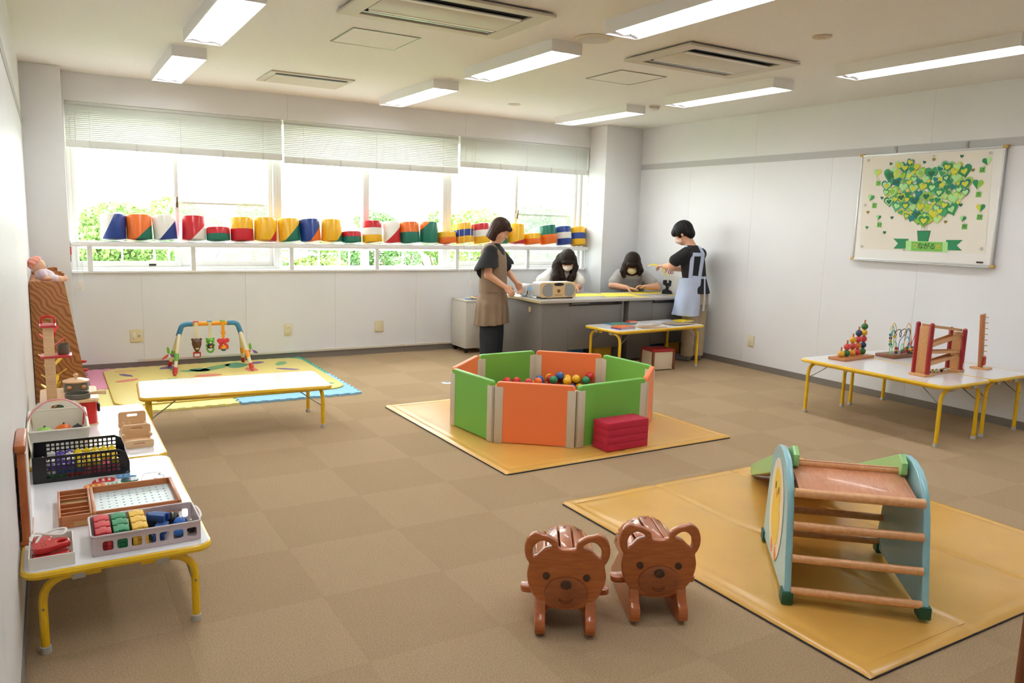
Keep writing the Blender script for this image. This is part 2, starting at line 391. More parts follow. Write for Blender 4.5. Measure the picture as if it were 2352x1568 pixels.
def foliage(lobes, n, size):
    V = []; F = []
    for (cx, cy, cz, rx, ry, rz) in lobes:
        d = rng.normal(size=(n, 3)); d /= np.linalg.norm(d, axis=1)[:, None]
        r = rng.uniform(.55, 1.0, n)**.5
        c = np.array([cx, cy, cz]) + d*np.array([rx, ry, rz])*r[:, None]
        a = rng.normal(size=(n, 3)); a /= np.linalg.norm(a, axis=1)[:, None]
        b = np.cross(a, rng.normal(size=(n, 3))); b /= np.linalg.norm(b, axis=1)[:, None]
        s = size*rng.uniform(.6, 1.3, (n, 1))
        q = np.stack([c-a*s, c+b*s*.6, c+a*s, c-b*s*.6], 1).reshape(-1, 3); k = len(V)*0 + sum(len(v) for v in V)
        V.append(q); F += [(k+4*i, k+4*i+1, k+4*i+2, k+4*i+3) for i in range(n)]
    me = bpy.data.meshes.new('foliage'); me.from_pydata(np.concatenate(V).tolist(), [], F); return me
spots = []
for i_, (a_, tp_, k_) in enumerate([(1.76,1.75,0), (3.2,1.95,2), (5.5,1.85,0), (7.1,1.4,2), (9.4,1.75,1), (11.9,1.8,0), (13.4,1.95,2), (15.8,2.2,1), (17.2,2.15,0), (18.9,2.05,2)]):
    q_ = (21, 29, 37)[i_ % 3]/25; spots.append((a_*q_, 25*q_, 1.4326+(tp_-1.4326)*q_, 2.3, k_))
spots += [(.1,13.0,.3,1.6,2), (4.5,15.0,.35,1.8,1), (8.7,15.0,.75,1.8,1), (2.0,17.0,.25,1.6,0)]      # low front row
def tree(x, y, top, r, kind, label, group, cone=False):
    t = thing('tree', label, 'tree', (x, y, -7.0), 0, group)
    z = top+7.0
    MB().tube([(0,0,0), (.1,.05,z*.35), (-.1,0,z*.6), (0,0,z*.85)], [.22,.18,.13,.05], 8).build('trunk', BARK, t)
    for k in range(5):
        a = k*2*PI/5+x; MB().tube([(0,0,z*.45), (.4*r*math.cos(a), .4*r*math.sin(a), z*.68), (.65*r*math.cos(a), .65*r*math.sin(a), z*.8)], [.09,.06,.02], 6).build('branch', BARK, t)
    lobes = []
    for k in range(17):
        a = rng.uniform(0, 2*PI); rr = rng.uniform(.1, 1.)*(r-.8); zz = z-.75-rng.uniform(0, 1)**1.3*3.6
        zz -= .35*rr
        lobes.append((rr*math.cos(a), rr*math.sin(a), zz, .8, .8, .42))
    lobes.append((0, 0, z-.45, .8, .8, .42)); lobes.append((.2*r, 0, z-.6, .6, .6, .35))
    f = obj('foliage', foliage(lobes, 1150, .062), LEAF[kind], t); f['kind'] = 'stuff'
tree(2.15, 45, 1.35, 1.6, 1, 'compact dark green tree standing farther off than the tree row', None)
TL = ['yellow-green leafy tree in the row beyond the balcony railing', 'blue-green leafy tree in the row beyond the balcony railing', 'pale lime leafy tree in the row beyond the balcony railing']
for x, y, top, r, k in spots: tree(x, y, top, r, k, TL[k], 'row of trees outside: '+['yellow-green','blue-green','pale lime'][k])

# ------------------------------------------------------------------ ceiling fittings
LW = mat('fixture_white', (240,240,240), .4); TUBEM = mat('tube_light', (248,251,255), .4, emit=TUBE); RFL = mat('reflector_white', (240,240,240), .3)
def light_proto():
    t = thing('ceiling_light', 'white twin-tube fluorescent ceiling light', 'light', (0,0,0), 0, 'ceiling lights')
    w2, L2, h = .117, .62, .076
    MB().box(-w2, -w2+.004, -L2, L2, 0, h).box(w2-.004, w2, -L2, L2, 0, h).box(-w2+.004, w2-.004, -L2, -L2+.004, 0, h).box(-w2+.004, w2-.004, L2-.004, L2, 0, h).box(-w2+.004, w2-.004, -L2+.004, L2-.004, h-.006, h).build('housing', LW, t)
    prof = [(-w2+.004,.004), (-.062,.058), (-.05,.058), (0,.006), (.05,.058), (.062,.058), (w2-.004,.004), (w2-.004,.066), (-w2+.004,.066)]
    MB().prism(prof, -L2+.03, L2-.03, XZ).build('reflector', RFL, t)
    ep = prof[:1]+[(-.06,.02),(0,.006),(.06,.02)]+prof[6:]
    for y0 in (-L2+.005, L2-.03): MB().prism(ep, y0, y0+.025, XZ).build('end_plate', RFL, t)
    for x in (-.056, .056):
        MB().cyl((x, -L2+.035, .03), (x, L2-.035, .03), .0145, n=12).build('tube', TUBEM, t)
        for s in (-1, 1): MB().cyl((x, s*(L2-.036), .03), (x, s*(L2-.02), .03), .016, n=12).build('tube_cap', STEEL, t)
    return t
lp = light_proto(); first = True
llab = {(0,0): 'fluorescent ceiling light hanging above the foam mat by the left column', (0,1): 'fluorescent ceiling light above the low empty white table', (1,0): 'fluorescent ceiling light next to the slim ceiling vent by the blinds', (1,1): 'fluorescent ceiling light just past the round ceiling speaker', (1,2): 'fluorescent ceiling light between the two large air conditioners', (2,0): 'fluorescent ceiling light over the grey desks by the right column', (2,1): 'fluorescent ceiling light beside the smoke detector', (2,2): 'fluorescent ceiling light nearest the whiteboard with paper hearts'}
for c, x in enumerate((.928, 2.936, 4.972)):
    for r, y in enumerate((6.735, 4.955, 3.165, 1.375)):
        lab = llab.get((c, r), ['fluorescent ceiling light continuing the row above the long toy tables', 'fluorescent ceiling light in the row over the bear rockers'][r == 3])
        seen = (c, r) in llab
        if first: lp.location = (x, y, H-.076); lp['label'] = lab; first = False
        else:
            q = dup(lp, (x, y, H-.076), 0, lab)
            if not seen: q.name = 'ceiling_light_offscreen'

ACM = mat('aircon_beige', (206,198,182), .45); ACW = mat('aircon_louver', (232,229,222), .4); DARK = mat('dark_slot', (58,60,64), .6)
ACP = ACM
def aircon(x0, x1, y0, y1, label):
    cx, cy = (x0+x1)/2, (y0+y1)/2; w2, d2 = (x1-x0)/2, (y1-y0)/2
    t = thing('air_conditioner', label, 'air conditioner', (cx, cy, H-.03), 0, 'ceiling air conditioners')
    me = shape2d(rrect(-w2, w2, -d2, d2, .01), [rrect(-w2+.11, w2-.11, -d2+.075, d2-.075, .01)], .016, .004); me.transform(Matrix.Translation((0,0,.012))); obj('panel_frame', me, ACM, t)
    MB().box(-w2+.1, w2-.1, -d2+.07, d2-.07, .022, .03).build('backing', DARK, t)
    MB().box(-w2+.115, w2-.115, -d2+.2, d2-.2, .004, .022).build('centre_panel', ACP, t, bevel=.003)
    for s in (-1, 1):
        MB().box(-w2+.13, w2-.13, s*(d2-.185)-.018, s*(d2-.185)+.018, .002, .01, Matrix.Translation((0,0,0))).build('louver', ACW, t, bevel=.002)
        MB().box(-w2+.12, w2-.12, s*(d2-.1)-.022, s*(d2-.1)+.006, .012, .018).build('slot_fin', STEEL, t)
aircon(1.463, 2.51, 3.815, 4.495, 'large beige ceiling cassette air conditioner over the room middle')
aircon(3.535, 4.565, 3.842, 4.515, 'large beige ceiling cassette air conditioner toward the whiteboard wall')
HF = mat('hatch_frame', (150,152,138), .4, metal=.5)
for x0, x1, lab in ((1.687, 2.142, 'square ceiling access hatch with greenish metal frame'), (3.78, 4.23, 'square ceiling access hatch toward the whiteboard wall')):
    t = thing('access_hatch', lab, 'hatch', ((x0+x1)/2, 5.075, H-.006), 0, 'ceiling hatches'); w2 = (x1-x0)/2
    obj('frame', (lambda m: (m.transform(Matrix.Translation((0,0,.004))), m)[1])(shape2d(rrect(-w2, w2, -.231, .231, .003), [rrect(-w2+.012, w2-.012, -.219, .219, .002)], .006)), HF, t)
    MB().box(-w2+.014, w2-.014, -.217, .217, .002, .007).build('panel', CEIL, t)
t = thing('ceiling_vent', 'slim beige rectangular ceiling vent near the blinds', 'vent', (1.972, 6.89, H-.016)); w2, d2 = .352, .272
MB().prism(rrect(-w2, w2, -d2, d2, .01), .004, .017).build('frame', ACM, t, bevel=.003)
MB().box(-w2+.06, w2-.06, -d2+.12, d2-.04, -.002, .004).build('centre_panel', ACM, t, bevel=.002)
MB().box(-w2+.05, w2-.05, -d2+.05, -d2+.085, -.0005, .004).build('slot', DARK, t)
MB().box(-w2+.05, w2-.05, -d2+.09, -d2+.105, -.004, .004).build('louver', ACW, t)
t = thing('ceiling_speaker', 'round off-white ceiling speaker beside a light', 'speaker', (3.025, 4.17, H-.012))
MB().lathe([(.118,.013),(.122,.008),(.118,.002),(.105,0),(.1,.004)], 40).build('rim', mat('speaker_rim', (226,216,190), .5), t)
MB().lathe([(.1,.004),(.09,-.004),(.05,-.008),(.001,-.009)], 40).build('grille', mat('speaker_grille', (212,212,206), .6, bump=.3, bs=600), t)
t = thing('ceiling_sensor', 'flat round beige sensor plate on the ceiling by the whiteboard wall', 'sensor', (4.075, 3.292, H-.012))
MB().lathe([(.058,.013),(.058,.006),(.05,.001),(.02,0),(.018,-.004),(.001,-.005)], 32).build('plate', mat('sensor_beige', (206,192,172), .5), t)
MB().sphere((.0,0,-.004), (.008,.008,.004), 10, 6).build('lens', ACW, t)
t = thing('smoke_detector', 'domed white smoke detector on the ceiling', 'detector', (5.147, 6.047, H-.045))
MB().lathe([(.056,.046),(.058,.036),(.045,.032),(.045,.012),(.032,.001),(.001,0)], 32).build('body', mat('detector_white', (226,222,214), .5), t)
MB().lathe([(.046,.03),(.047,.024),(.046,.02)], 32).build('grille_ring', mat('detector_ring', (190,180,166), .5), t)
t = thing('ceiling_sensor', 'thin round sensor plate on the ceiling close to the window wall', 'sensor', (4.05, 6.878, H-.014))
MB().lathe([(.062,.015),(.062,.008),(.03,.004),(.026,0),(.001,-.001)], 32).build('plate', mat('sensor_beige2', (214,204,190), .5), t)
MB().sphere((0,0,0), (.009,.009,.004), 10, 6).build('lens', ACW, t)

# ------------------------------------------------------------------ sockets
IV = mat('socket_ivory', (226,214,172), .4); IVD = mat('socket_slots', (90,84,70), .6); IVW = mat('socket_white', (236,232,220), .4)  # slot openings are solid bars, the shade inside put into their dark colour
def socket(loc, rz, w, h, label, kind):
    t = thing('wall_socket', label, 'socket', loc, rz)
    MB().box(-w/2, w/2, -.01, 0, -h/2, h/2).build('plate', IV, t, bevel=.003)
    if kind == 'double':
        for z in (-.022, .022):
            o = MB().box(-.013, .013, -.013, -.009, z-.013, z+.013).build('outlet', IVW, t, bevel=.002)
            MB().box(-.007, -.004, -.0138, -.012, z-.005, z+.006).box(.004, .007, -.0138, -.012, z-.005, z+.006).build('slots', IVD, o)
    else:
        o = MB().box(-.035, -.01, -.013, -.009, -.03, .03).build('cover', IVW, t, bevel=.002)
        o = MB().box(.012, .034, -.013, -.009, -.014, .014).build('jack', IVW, t, bevel=.002); MB().box(.018, .028, -.0138, -.012, -.006, .006).build('slots', IVD, o)
socket((.655, YB-.002, .307), 0, .108, .118, 'wide ivory wall socket plate behind the baby gym', 'wide')
socket((2.036, YB-.002, .3), 0, .072, .118, 'ivory double wall socket right of the baby gym', 'double')
socket((3.012, YB-.002, .294), 0, .1, .118, 'ivory wall socket beside the white rolling cabinet', 'double')
socket((XR-.002, 5.609, .288), -PI/2, .075, .115, 'ivory wall socket on the whiteboard wall near the floor', 'double')
t = thing('floor_outlet', 'round flat metal floor outlet cover in the carpet', 'outlet cover', (3.012, 6.155, 0))
MB().lathe([(.058,0),(.058,.003),(.054,.005),(.001,.005)], 32).build('cover', mat('cover_metal', (196,196,194), .3, metal=.6), t)
MB().box(-.012, .012, -.003, .003, .0045, .0065).build('notch', DARK, t)
# ================================================================== low tables
CAPM = mat('foot_cap', (196,194,188), .5)
def table(L, W, Ht, label, loc, rotz, group):
    """Low folding table: long side along local X."""
    t = thing('low_table', label, 'table', loc, rotz, group); hx, hy = L/2, W/2
    MB().prism(rrect(-hx+.009, hx-.009, -hy+.009, hy-.009, .045, 6), Ht-.024, Ht).build('tabletop', TTOP, t)
    n = rrect(-hx+.011, hx-.011, -hy+.011, hy-.011, .045, 6)
    MB().tube([(x, y, Ht-.0135) for x, y in n], .0135, 8, closed=True).build('edge_band', YEL, t)
    MB().box(-hx+.1, hx-.1, -hy+.07, -hy+.085, Ht-.045, Ht-.024).box(-hx+.1, hx-.1, hy-.085, hy-.07, Ht-.045, Ht-.024).box(-hx+.1, -hx+.115, -hy+.085, hy-.085, Ht-.045, Ht-.024).box(hx-.115, hx-.1, -hy+.085, hy-.085, Ht-.045, Ht-.024).build('underframe', YEL, t)
    for sx in (-1, 1):
        x = sx*(hx-.06)
        for sy in (-1, 1):
            yl = sy*(hy-.055); zt = Ht-.045
            pts = [(x, sy*.06, zt), (x, yl-sy*.075, zt)]+[(x, yl-sy*.075+sy*.075*math.sin(a), zt-.075+.075*math.cos(a)) for a in (.3,.6,.9,1.2,PI/2)]+[(x, yl, .02)]
            lg = MB().tube(pts, .0135, 10).build('leg', YEL, t)
            MB().lathe([(.0165,0),(.0175,.004),(.0165,.022),(.014,.024)], 14, (x, yl, 0)).build('foot_cap', CAPM, lg)
            MB().cyl((x-sx*.016, yl, zt-.1), (x+sx*.016, yl, zt-.1), .004, n=8).build('rivet', STEEL, lg)
            MB().tube([(x-sx*.012, yl-sy*.008, zt-.1), (x-sx*.09, yl-sy*.02, zt-.045), (x-sx*.17, yl-sy*.03, Ht-.03)], .0038, 6).build('strut', STEEL, t)
            MB().box(x-.03, x+.03, sy*(hy-.16)-.02, sy*(hy-.16)+.02, Ht-.055, Ht-.024).build('bracket', GREYPL, t, bevel=.004)
    return t
table(1.165, .572, .30, 'low white table with yellow edge loaded with peg tray and baskets', (.155, 3.313, 0), PI/2, 'low yellow-edged tables')
table(1.135, .572, .30, 'low white table with yellow edge carrying the toy kitchen', (.155, 4.474, 0), PI/2, 'low yellow-edged tables')
table(1.20, .57, .30, 'low empty white table with yellow edge in front of the foam mat', (1.046, 5.415, 0), -.062, 'low yellow-edged tables')
table(1.20, .57, .435, 'low yellow-edged table holding the ball stacker and marble run', (5.388, 3.487, 0), PI/2, 'low yellow-edged tables')
table(1.20, .555, .435, 'low yellow-edged table against the whiteboard wall with bead maze', (5.962, 3.5, 0), PI/2, 'low yellow-edged tables')
table(1.23, .53, .44, 'low yellow-edged table with books in front of the grey desk', (5.215, 6.08, 0), .09, 'low yellow-edged tables')

# ================================================================== mats
MATY = mat('mat_ochre', (220,170,84), .24, var=.05, vs=3, bump=.05, bs=7)
MATE = mat('mat_underside', (58,54,58), .7)
def foldmat(x0, x1, y0, y1, folds, label, rz=0., seed=1, amp=.004):
    rnd = random.Random(seed); cx, cy = (x0+x1)/2, (y0+y1)/2; hx, hy = (x1-x0)/2, (y1-y0)/2
    t = thing('play_mat', label, 'mat', (cx, cy, 0), rz, 'ochre vinyl play mats')
    MB().prism(rrect(-hx, hx, -hy, hy, .02), .001, .007).build('underside', MATE, t)
    w = [(rnd.uniform(-1,1)*9, rnd.uniform(-1,1)*9, rnd.uniform(0,6)) for _ in range(6)]
    def f(u, v):
        x = -hx+2*hx*u; y = -hy+2*hy*v
        e = min(x+hx, hx-x, y+hy, hy-y)
        z = .019+amp*sum(math.sin(a*x+b*y+c) for a, b, c in w)/3.2*min(1, e/.12)
        for fa in folds: z -= .006*math.exp(-((x-fa)/.016)**2)
        for k in (.055,): z -= .0045*math.exp(-((e-k)/.01)**2)
        if e < .02: z = .0075+(z-.0075)*(1-(1-e/.02)**2)
        return Vector((x, y, max(z, .0075)))
    s = MB(); s.grid(f, 120, 120); o = s.build('cover', MATY, t, sharp=180)
    MB().tube([(x, y, .006) for x, y in rrect(-hx+.002, hx-.002, -hy+.002, hy-.002, .02)], .0028, 6, closed=True).build('edge_seam', MATE, t)
    for k, (x, y, L) in enumerate(((0, -hy+.055, 2*hx-.12), (0, hy-.055, 2*hx-.12))):
        MB().box(-L/2, L/2, y-.0006, y+.0006, .0125, .0148).build('stitching', mat('mat_thread', (206,156,70), .7), t)
    return t
foldmat(2.175, 3.995, 3.70, 5.53, (0.0,), 'ochre vinyl play mat under the ball pit', .012, 3)
foldmat(2.215, 4.045, 1.39, 3.17, (-.3,.3), 'ochre wrinkled vinyl play mat under the climbing slide', .0, 8, .006)

# foam puzzle mats with a printed mat on top
FT = [('pink', (232,158,184)), ('teal', (92,180,160)), ('cream', (244,236,158)), ('sky blue', (150,206,240))]
def foam(x0, x1, y0, y1, rgb, label):
    cx, cy = (x0+x1)/2, (y0+y1)/2; n = 10; out = []
    def side(a, b, nrm):
        pts = []
        for k in range(n):
            for f, d in ((k/n, 0), ((k+.06)/n, .0), ((k+.02)/n, .016), ((k+.54)/n, .016), ((k+.5)/n, 0)):
                pts.append((a[0]+(b[0]-a[0])*f+nrm[0]*d, a[1]+(b[1]-a[1])*f+nrm[1]*d))
        return pts
    hx, hy = (x1-x0)/2-.012, (y1-y0)/2-.012
    o = side((-hx,-hy), (hx,-hy), (0,-1)) + side((hx,-hy), (hx,hy), (1,0)) + side((hx,hy), (-hx,hy), (0,1)) + side((-hx,hy), (-hx,-hy), (-1,0))
    m = shape2d(o, (), .018); m.transform(Matrix.Translation((0,0,.009)))
    ob = obj('foam_mat', m, mat('foam_'+label.split()[0]+label.split()[1], rgb, .8, bump=.1, bs=500), None, (cx, cy, 0)); tag(ob, label, 'foam mat', 'foam puzzle mats')
foam(.225, 1.19, 6.93, 7.83, FT[0][1], 'pink foam puzzle mat beside the slanted wooden rack')
foam(1.197, 2.165, 6.93, 7.83, FT[1][1], 'teal foam puzzle mat against the window wall')
foam(.225, 1.19, 6.02, 6.923, FT[2][1], 'cream yellow foam puzzle mat behind the empty low table')
foam(1.197, 2.165, 6.02, 6.923, FT[3][1], 'sky blue foam puzzle mat at the open carpet corner')
pm = thing('printed_mat', 'yellow rounded play mat printed with leaves and fruit under the baby gym', 'mat', (1.25, 6.97, .018))
MB().prism(rrect(-.89, .86, -.76, .78, .16, 8), 0, .012).build('sheet', mat('mat_yellow', (236,216,128), .4, bump=.05, bs=30), pm, bevel=.004)
MB().tube([(x, y, .006) for x, y in rrect(-.889, .859, -.759, .779, .16, 8)], .006, 6, closed=True).build('piping', mat('mat_gold', (222,186,62), .5), pm)
PRC = {'g': (118,178,122), 'r': (224,120,104), 'p': (112,84,148), 'o': (240,186,130), 't': (84,160,128)}
def blob(cx, cy, w, h, c, rz=0., n=14, sd=1):
    rn = random.Random(sd); pts = []
    for k in range(n):
        a = 2*PI*k/n; q = 1+rn.uniform(-.12,.12); x, y = w*q*math.cos(a), h*q*math.sin(a)
        pts.append((x*math.cos(rz)-y*math.sin(rz), x*math.sin(rz)+y*math.cos(rz)))
    MB().prism(pts, .0115, .0128).build('printed_shape', mat('print_'+c, PRC[c], .5), pm, loc=(cx, cy, 0))
for k, a in enumerate([(-.72,.62,.09,.05,'o'),(-.36,.66,.09,.06,'p'),(-.33,.55,.06,.03,'t'),(-.73,.42,.09,.03,'p'),(-.2,.42,.1,.06,'g'),(-.74,.18,.1,.04,'r'),(-.55,0,.13,.08,'t'),(-.62,-.1,.1,.05,'r'),(-.35,.05,.12,.06,'g'),(-.6,-.3,.12,.04,'o'),(.1,-.62,.14,.06,'r'),(.3,-.6,.1,.05,'t'),(.56,-.66,.12,.05,'o'),(.72,-.55,.09,.05,'g'),(.42,.62,.07,.05,'p'),(.62,.5,.1,.05,'g'),(.3,.3,.1,.05,'r'),(.6,.2,.12,.03,'p'),(-.1,.16,.12,.05,'r'),(.02,.5,.2,.07,'g'),(.22,.56,.13,.1,'t'),(-.12,.44,.1,.08,'t'),(.45,-.1,.14,.07,'g'),(.7,-.2,.08,.06,'r'),(-.3,-.5,.1,.05,'p'),(-.1,-.66,.1,.05,'g')]): blob(*a, sd=k, rz=k*.7)

# ================================================================== ball pit
PGR = mat('pit_green', (116,186,76), .42, bump=.02, bs=30); POR = mat('pit_orange', (250,132,76), .42, bump=.02, bs=30); PBE = mat('pit_hinge', (206,196,176), .5)
pv = [(2.385,4.788),(2.43,4.272),(2.842,3.940),(3.44,3.985),(3.79,4.318),(3.747,4.859),(3.332,5.218),(2.802,5.201)]
pit = thing('ball_pit', 'octagonal ball pit of green and orange padded panels', 'ball pit', (3.1, 4.58, .018))
for k in range(8):
    a = Vector((*pv[k], 0)); b = Vector((*pv[(k+1) % 8], 0)); d = b-a; L = d.length; ang = math.atan2(d.y, d.x)
    M = Matrix.Translation((*(a-Vector((3.1,4.58,0)))[:2], 0)) @ Matrix.Rotation(ang, 4, 'Z')
    g = PGR if k % 2 == 0 else POR
    out = rrect(.012, L-.012, .004, .405, .022, 4)
    me = shape2d(out, (), .034, .007, XZ); me.transform(Matrix.Translation((0, .0, 0)))
    p_ = obj('panel', me, g, pit); p_.matrix_local = M
    for x0 in (.004, L-.058): MB().box(x0, x0+.054, -.0195, .0195, 0, .372).build('hinge_strip', PBE, p_, bevel=.003)
BC = {'red': (206,32,34), 'yellow': (246,190,30), 'green': (22,134,84), 'blue': (44,100,180), 'orange': (240,106,36)}
bm_ = {}
for k, c in BC.items():
    me = MB().sphere((0,0,0), .034, 20, 12).mesh(sharp=180); me.materials.append(mat('ball_'+k, c, .18, coat=.3)); bm_[k] = me
def ballmesh(k): return bm_[k]
rb = random.Random(11); placed = []
def put_ball(x, y, z, k):
    placed.append((x, y, z)); o = obj('plastic_ball', ballmesh(k), None, None, (x, y, z)); tag(o, k+' plastic ball lying among the balls in the ball pit', 'ball', k+' balls in the ball pit')
names = list(BC)
vis = [('yellow',3.479,5.223),('red',3.411,5.113),('red',3.54,5.134),('green',3.617,5.091),('yellow',3.59,5.049),('yellow',3.73,5.131),('green',3.622,4.953),('red',3.69,4.985),('blue',3.315,5.081),('orange',3.261,5.022),('orange',3.277,4.945),('yellow',3.4,4.924),('orange',3.48,4.871),('blue',3.473,5.119),('green',3.408,5.021),('yellow',3.50,4.969),('yellow',3.67,4.842),('red',3.02,5.135),('red',3.12,5.116),('red',3.18,5.063),('yellow',3.214,5.00)]
PZ = .018
def inside(x, y, m=.055):
    return all((pv[(q+1) % 8][0]-pv[q][0])*(y-pv[q][1])-(pv[(q+1) % 8][1]-pv[q][1])*(x-pv[q][0]) > m*math.dist(pv[q], pv[(q+1) % 8]) for q in range(8))
ok = lambda x, y, z: all((x-a)**2+(y-b)**2+(z-c)**2 > .064**2 for a, b, c in placed)
for lay, ymin in ((0, 4.66), (1, 4.76), (2, 4.84)):
    for i in range(22):
        for j in range(22):
            x, y = 2.4+i*.069+(j % 2)*.0345+(lay % 2)*.0345, 4.1+j*.0598+(lay % 2)*.02
            if inside(x, y) and y+.25*(x-3.3) > ymin: put_ball(x, y, PZ+.035+.0565*lay, rb.choice(names))
for k, x, y in vis:
    x, y = x*.985, y*.985; z = PZ+.035
    for _ in range(40):
        if inside(x, y, .0525): break
        x += (3.1-x)*.02; y += (4.58-y)*.02
    def rest(x, y): return max([PZ+.035]+[c+math.sqrt(.068**2-(a-x)**2-(b-y)**2) for a, b, c in placed if (a-x)**2+(b-y)**2 < .068**2])
    cand = [(x+r_*math.cos(q_), y+r_*math.sin(q_)) for r_ in (0, .015, .03, .045, .06) for q_ in [2*PI*u_/12 for u_ in range(12)]]
    cand = [(rest(*c_), c_) for c_ in cand if inside(*c_, .0525)]; z, (x, y) = min(cand, key=lambda t_: t_[0]+.25*math.dist(t_[1], (x, y)))
    put_ball(x, y, z, k)

FOAMR = mat('foam_red', (196,36,66), .75, bump=.08, bs=300)
rbk = thing('foam_block', 'crimson foam block step beside the ball pit', 'foam block', (3.13, 3.838, .018), .03)
for k in range(4): MB().box(-.168, .168, -.075, .075, .002+.046*k, .002+.046*(k+1)-.001).build('foam_layer', FOAMR, rbk, bevel=.0015)

# ================================================================== slide climber
BLU = mat('slide_blue', (150,202,212), .3, coat=.2); GRN = mat('slide_green', (158,214,138), .3, coat=.2); DKG = mat('foot_green', (24,84,62), .5)
ROD = wood('rod_wood', (224,160,104), (238,184,130), .35, 4, (1,14,14)); BRD = wood('slide_board', (206,138,100), (222,160,122), .35, 5, (2,18,18))
MZ = .0235
sl = thing('climbing_slide', 'pale blue climbing slide with wooden rungs and a chick painting', 'slide', (2.375, 1.867, MZ), math.radians(48.25))
# local X = depth (away), local Y = toward the left panel; panels stand in XZ
def arch(inset=0.):
    pts = [(-.035,.0),(.0,.0),(.60,.0),(.635,.0)]
    c = .30; o = []
    prof = [(-.335,.02),(-.30,.15),(-.27,.27),(-.245,.36),(-.215,.425),(-.17,.475),(-.11,.507),(-.04,.522),(.04,.522),(.11,.507),(.17,.475),(.215,.425),(.245,.36),(.27,.27),(.30,.15),(.335,.02)]
    o = [(c+x*(1-inset*3), z) for x, z in prof]
    return o
for yy, nm in ((0, 'l'), (-.487, 'r')):
    pn = obj('side_panel', shape2d(arch(), (), .026, .005, XZ), BLU, sl, (0, yy, 0))
    for x in (-.005, .6): MB().box(x-.032, x+.032, -.022, .022, .0, .05).build('foot', DKG, pn, bevel=.006)
    for x, z in ((.06,.415),(.035,.293),(.005,.172),(-.018,.06)): MB().cyl((x+.004, .0125, z), (x+.004, .0138, z), .0045, n=8).build('screw_cap', GREYPL, pn)
    if nm == 'l':
        fc = .0148
        def ov(cx, cz, rx, rz, m, dy, n='chick_painting', par=pn, tilt=0.):
            pts = [(rx*math.cos(2*PI*k/28), rz*math.sin(2*PI*k/28)) for k in range(28)]
            if tilt: pts = [(x*math.cos(tilt)-y*math.sin(tilt), x*math.sin(tilt)+y*math.cos(tilt)) for x, y in pts]
            return MB().prism(pts, -.0006, .0006, XZ).build(n, m, par, loc=(cx, fc+dy, cz))
        ov(.30, .26, .175, .215, mat('paint_cream', (240,228,206), .4), 0, 'painted_disc')
        YC = mat('paint_yellow', (246,208,70), .4); OC = mat('paint_orange', (240,132,62), .4); BK = mat('paint_black', (60,50,36), .4)
        ov(.30, .34, .085, .095, YC, .0008, 'chick_head'); ov(.30, .22, .105, .115, YC, .0011, 'chick_body')
        ov(.26, .35, .009, .016, BK, .002, 'chick_eye'); ov(.34, .35, .009, .016, BK, .002, 'chick_eye'); ov(.30, .325, .014, .016, OC, .002, 'chick_beak')
        for x in (.25, .35): ov(x, .085, .02, .03, OC, .0006, 'chick_foot'); ov(x-.02, .075, .014, .022, OC, .0009, 'chick_foot', tilt=.6)
for k, (x, z) in enumerate([(.06,.415),(.035,.293),(.005,.172),(-.018,.052),(.30,.465),(.585,.052),(.56,.172),(.53,.293)]):
    MB().cyl((x, -.475, z), (x, -.012, z), .0155 if k else .018, n=16).build('rung', ROD, sl)
rp = Matrix.Translation((.085, 0, .432))
th = math.atan2(.465-.425, .26)
MB().box(.075, .30, -.455, -.03, -.006, .006, Matrix.Translation((0,0,.404)) @ Matrix.Rotation(-.16, 4, 'Y')).build('platform_board', BRD, sl, bevel=.002)
sa = math.atan2(-.46, 1.25)
def ramp(x): return .478+(x-.30)*(-.455/1.26)
MB().prism([(.29,ramp(.29)-.012),(1.565,.004),(1.6,.004),(1.6,.012),(1.56,.022),(.29,ramp(.29))], .045, .445, XZ).build('ramp_board', BRD, sl, bevel=.002)
for yy in (-.04, -.45):
    pr = [(.25,ramp(.25)-.03),(.25,ramp(.25)+.015),(.30,ramp(.30)+.058),(.38,ramp(.38)+.058),(1.52,ramp(1.52)+.05),(1.6,.055),(1.6,.004),(1.555,.004),(.30,ramp(.30)-.045)]
    me = shape2d(pr, (), .024, .005, XZ); obj('ramp_rail', me, GRN, sl, (0, yy, 0))

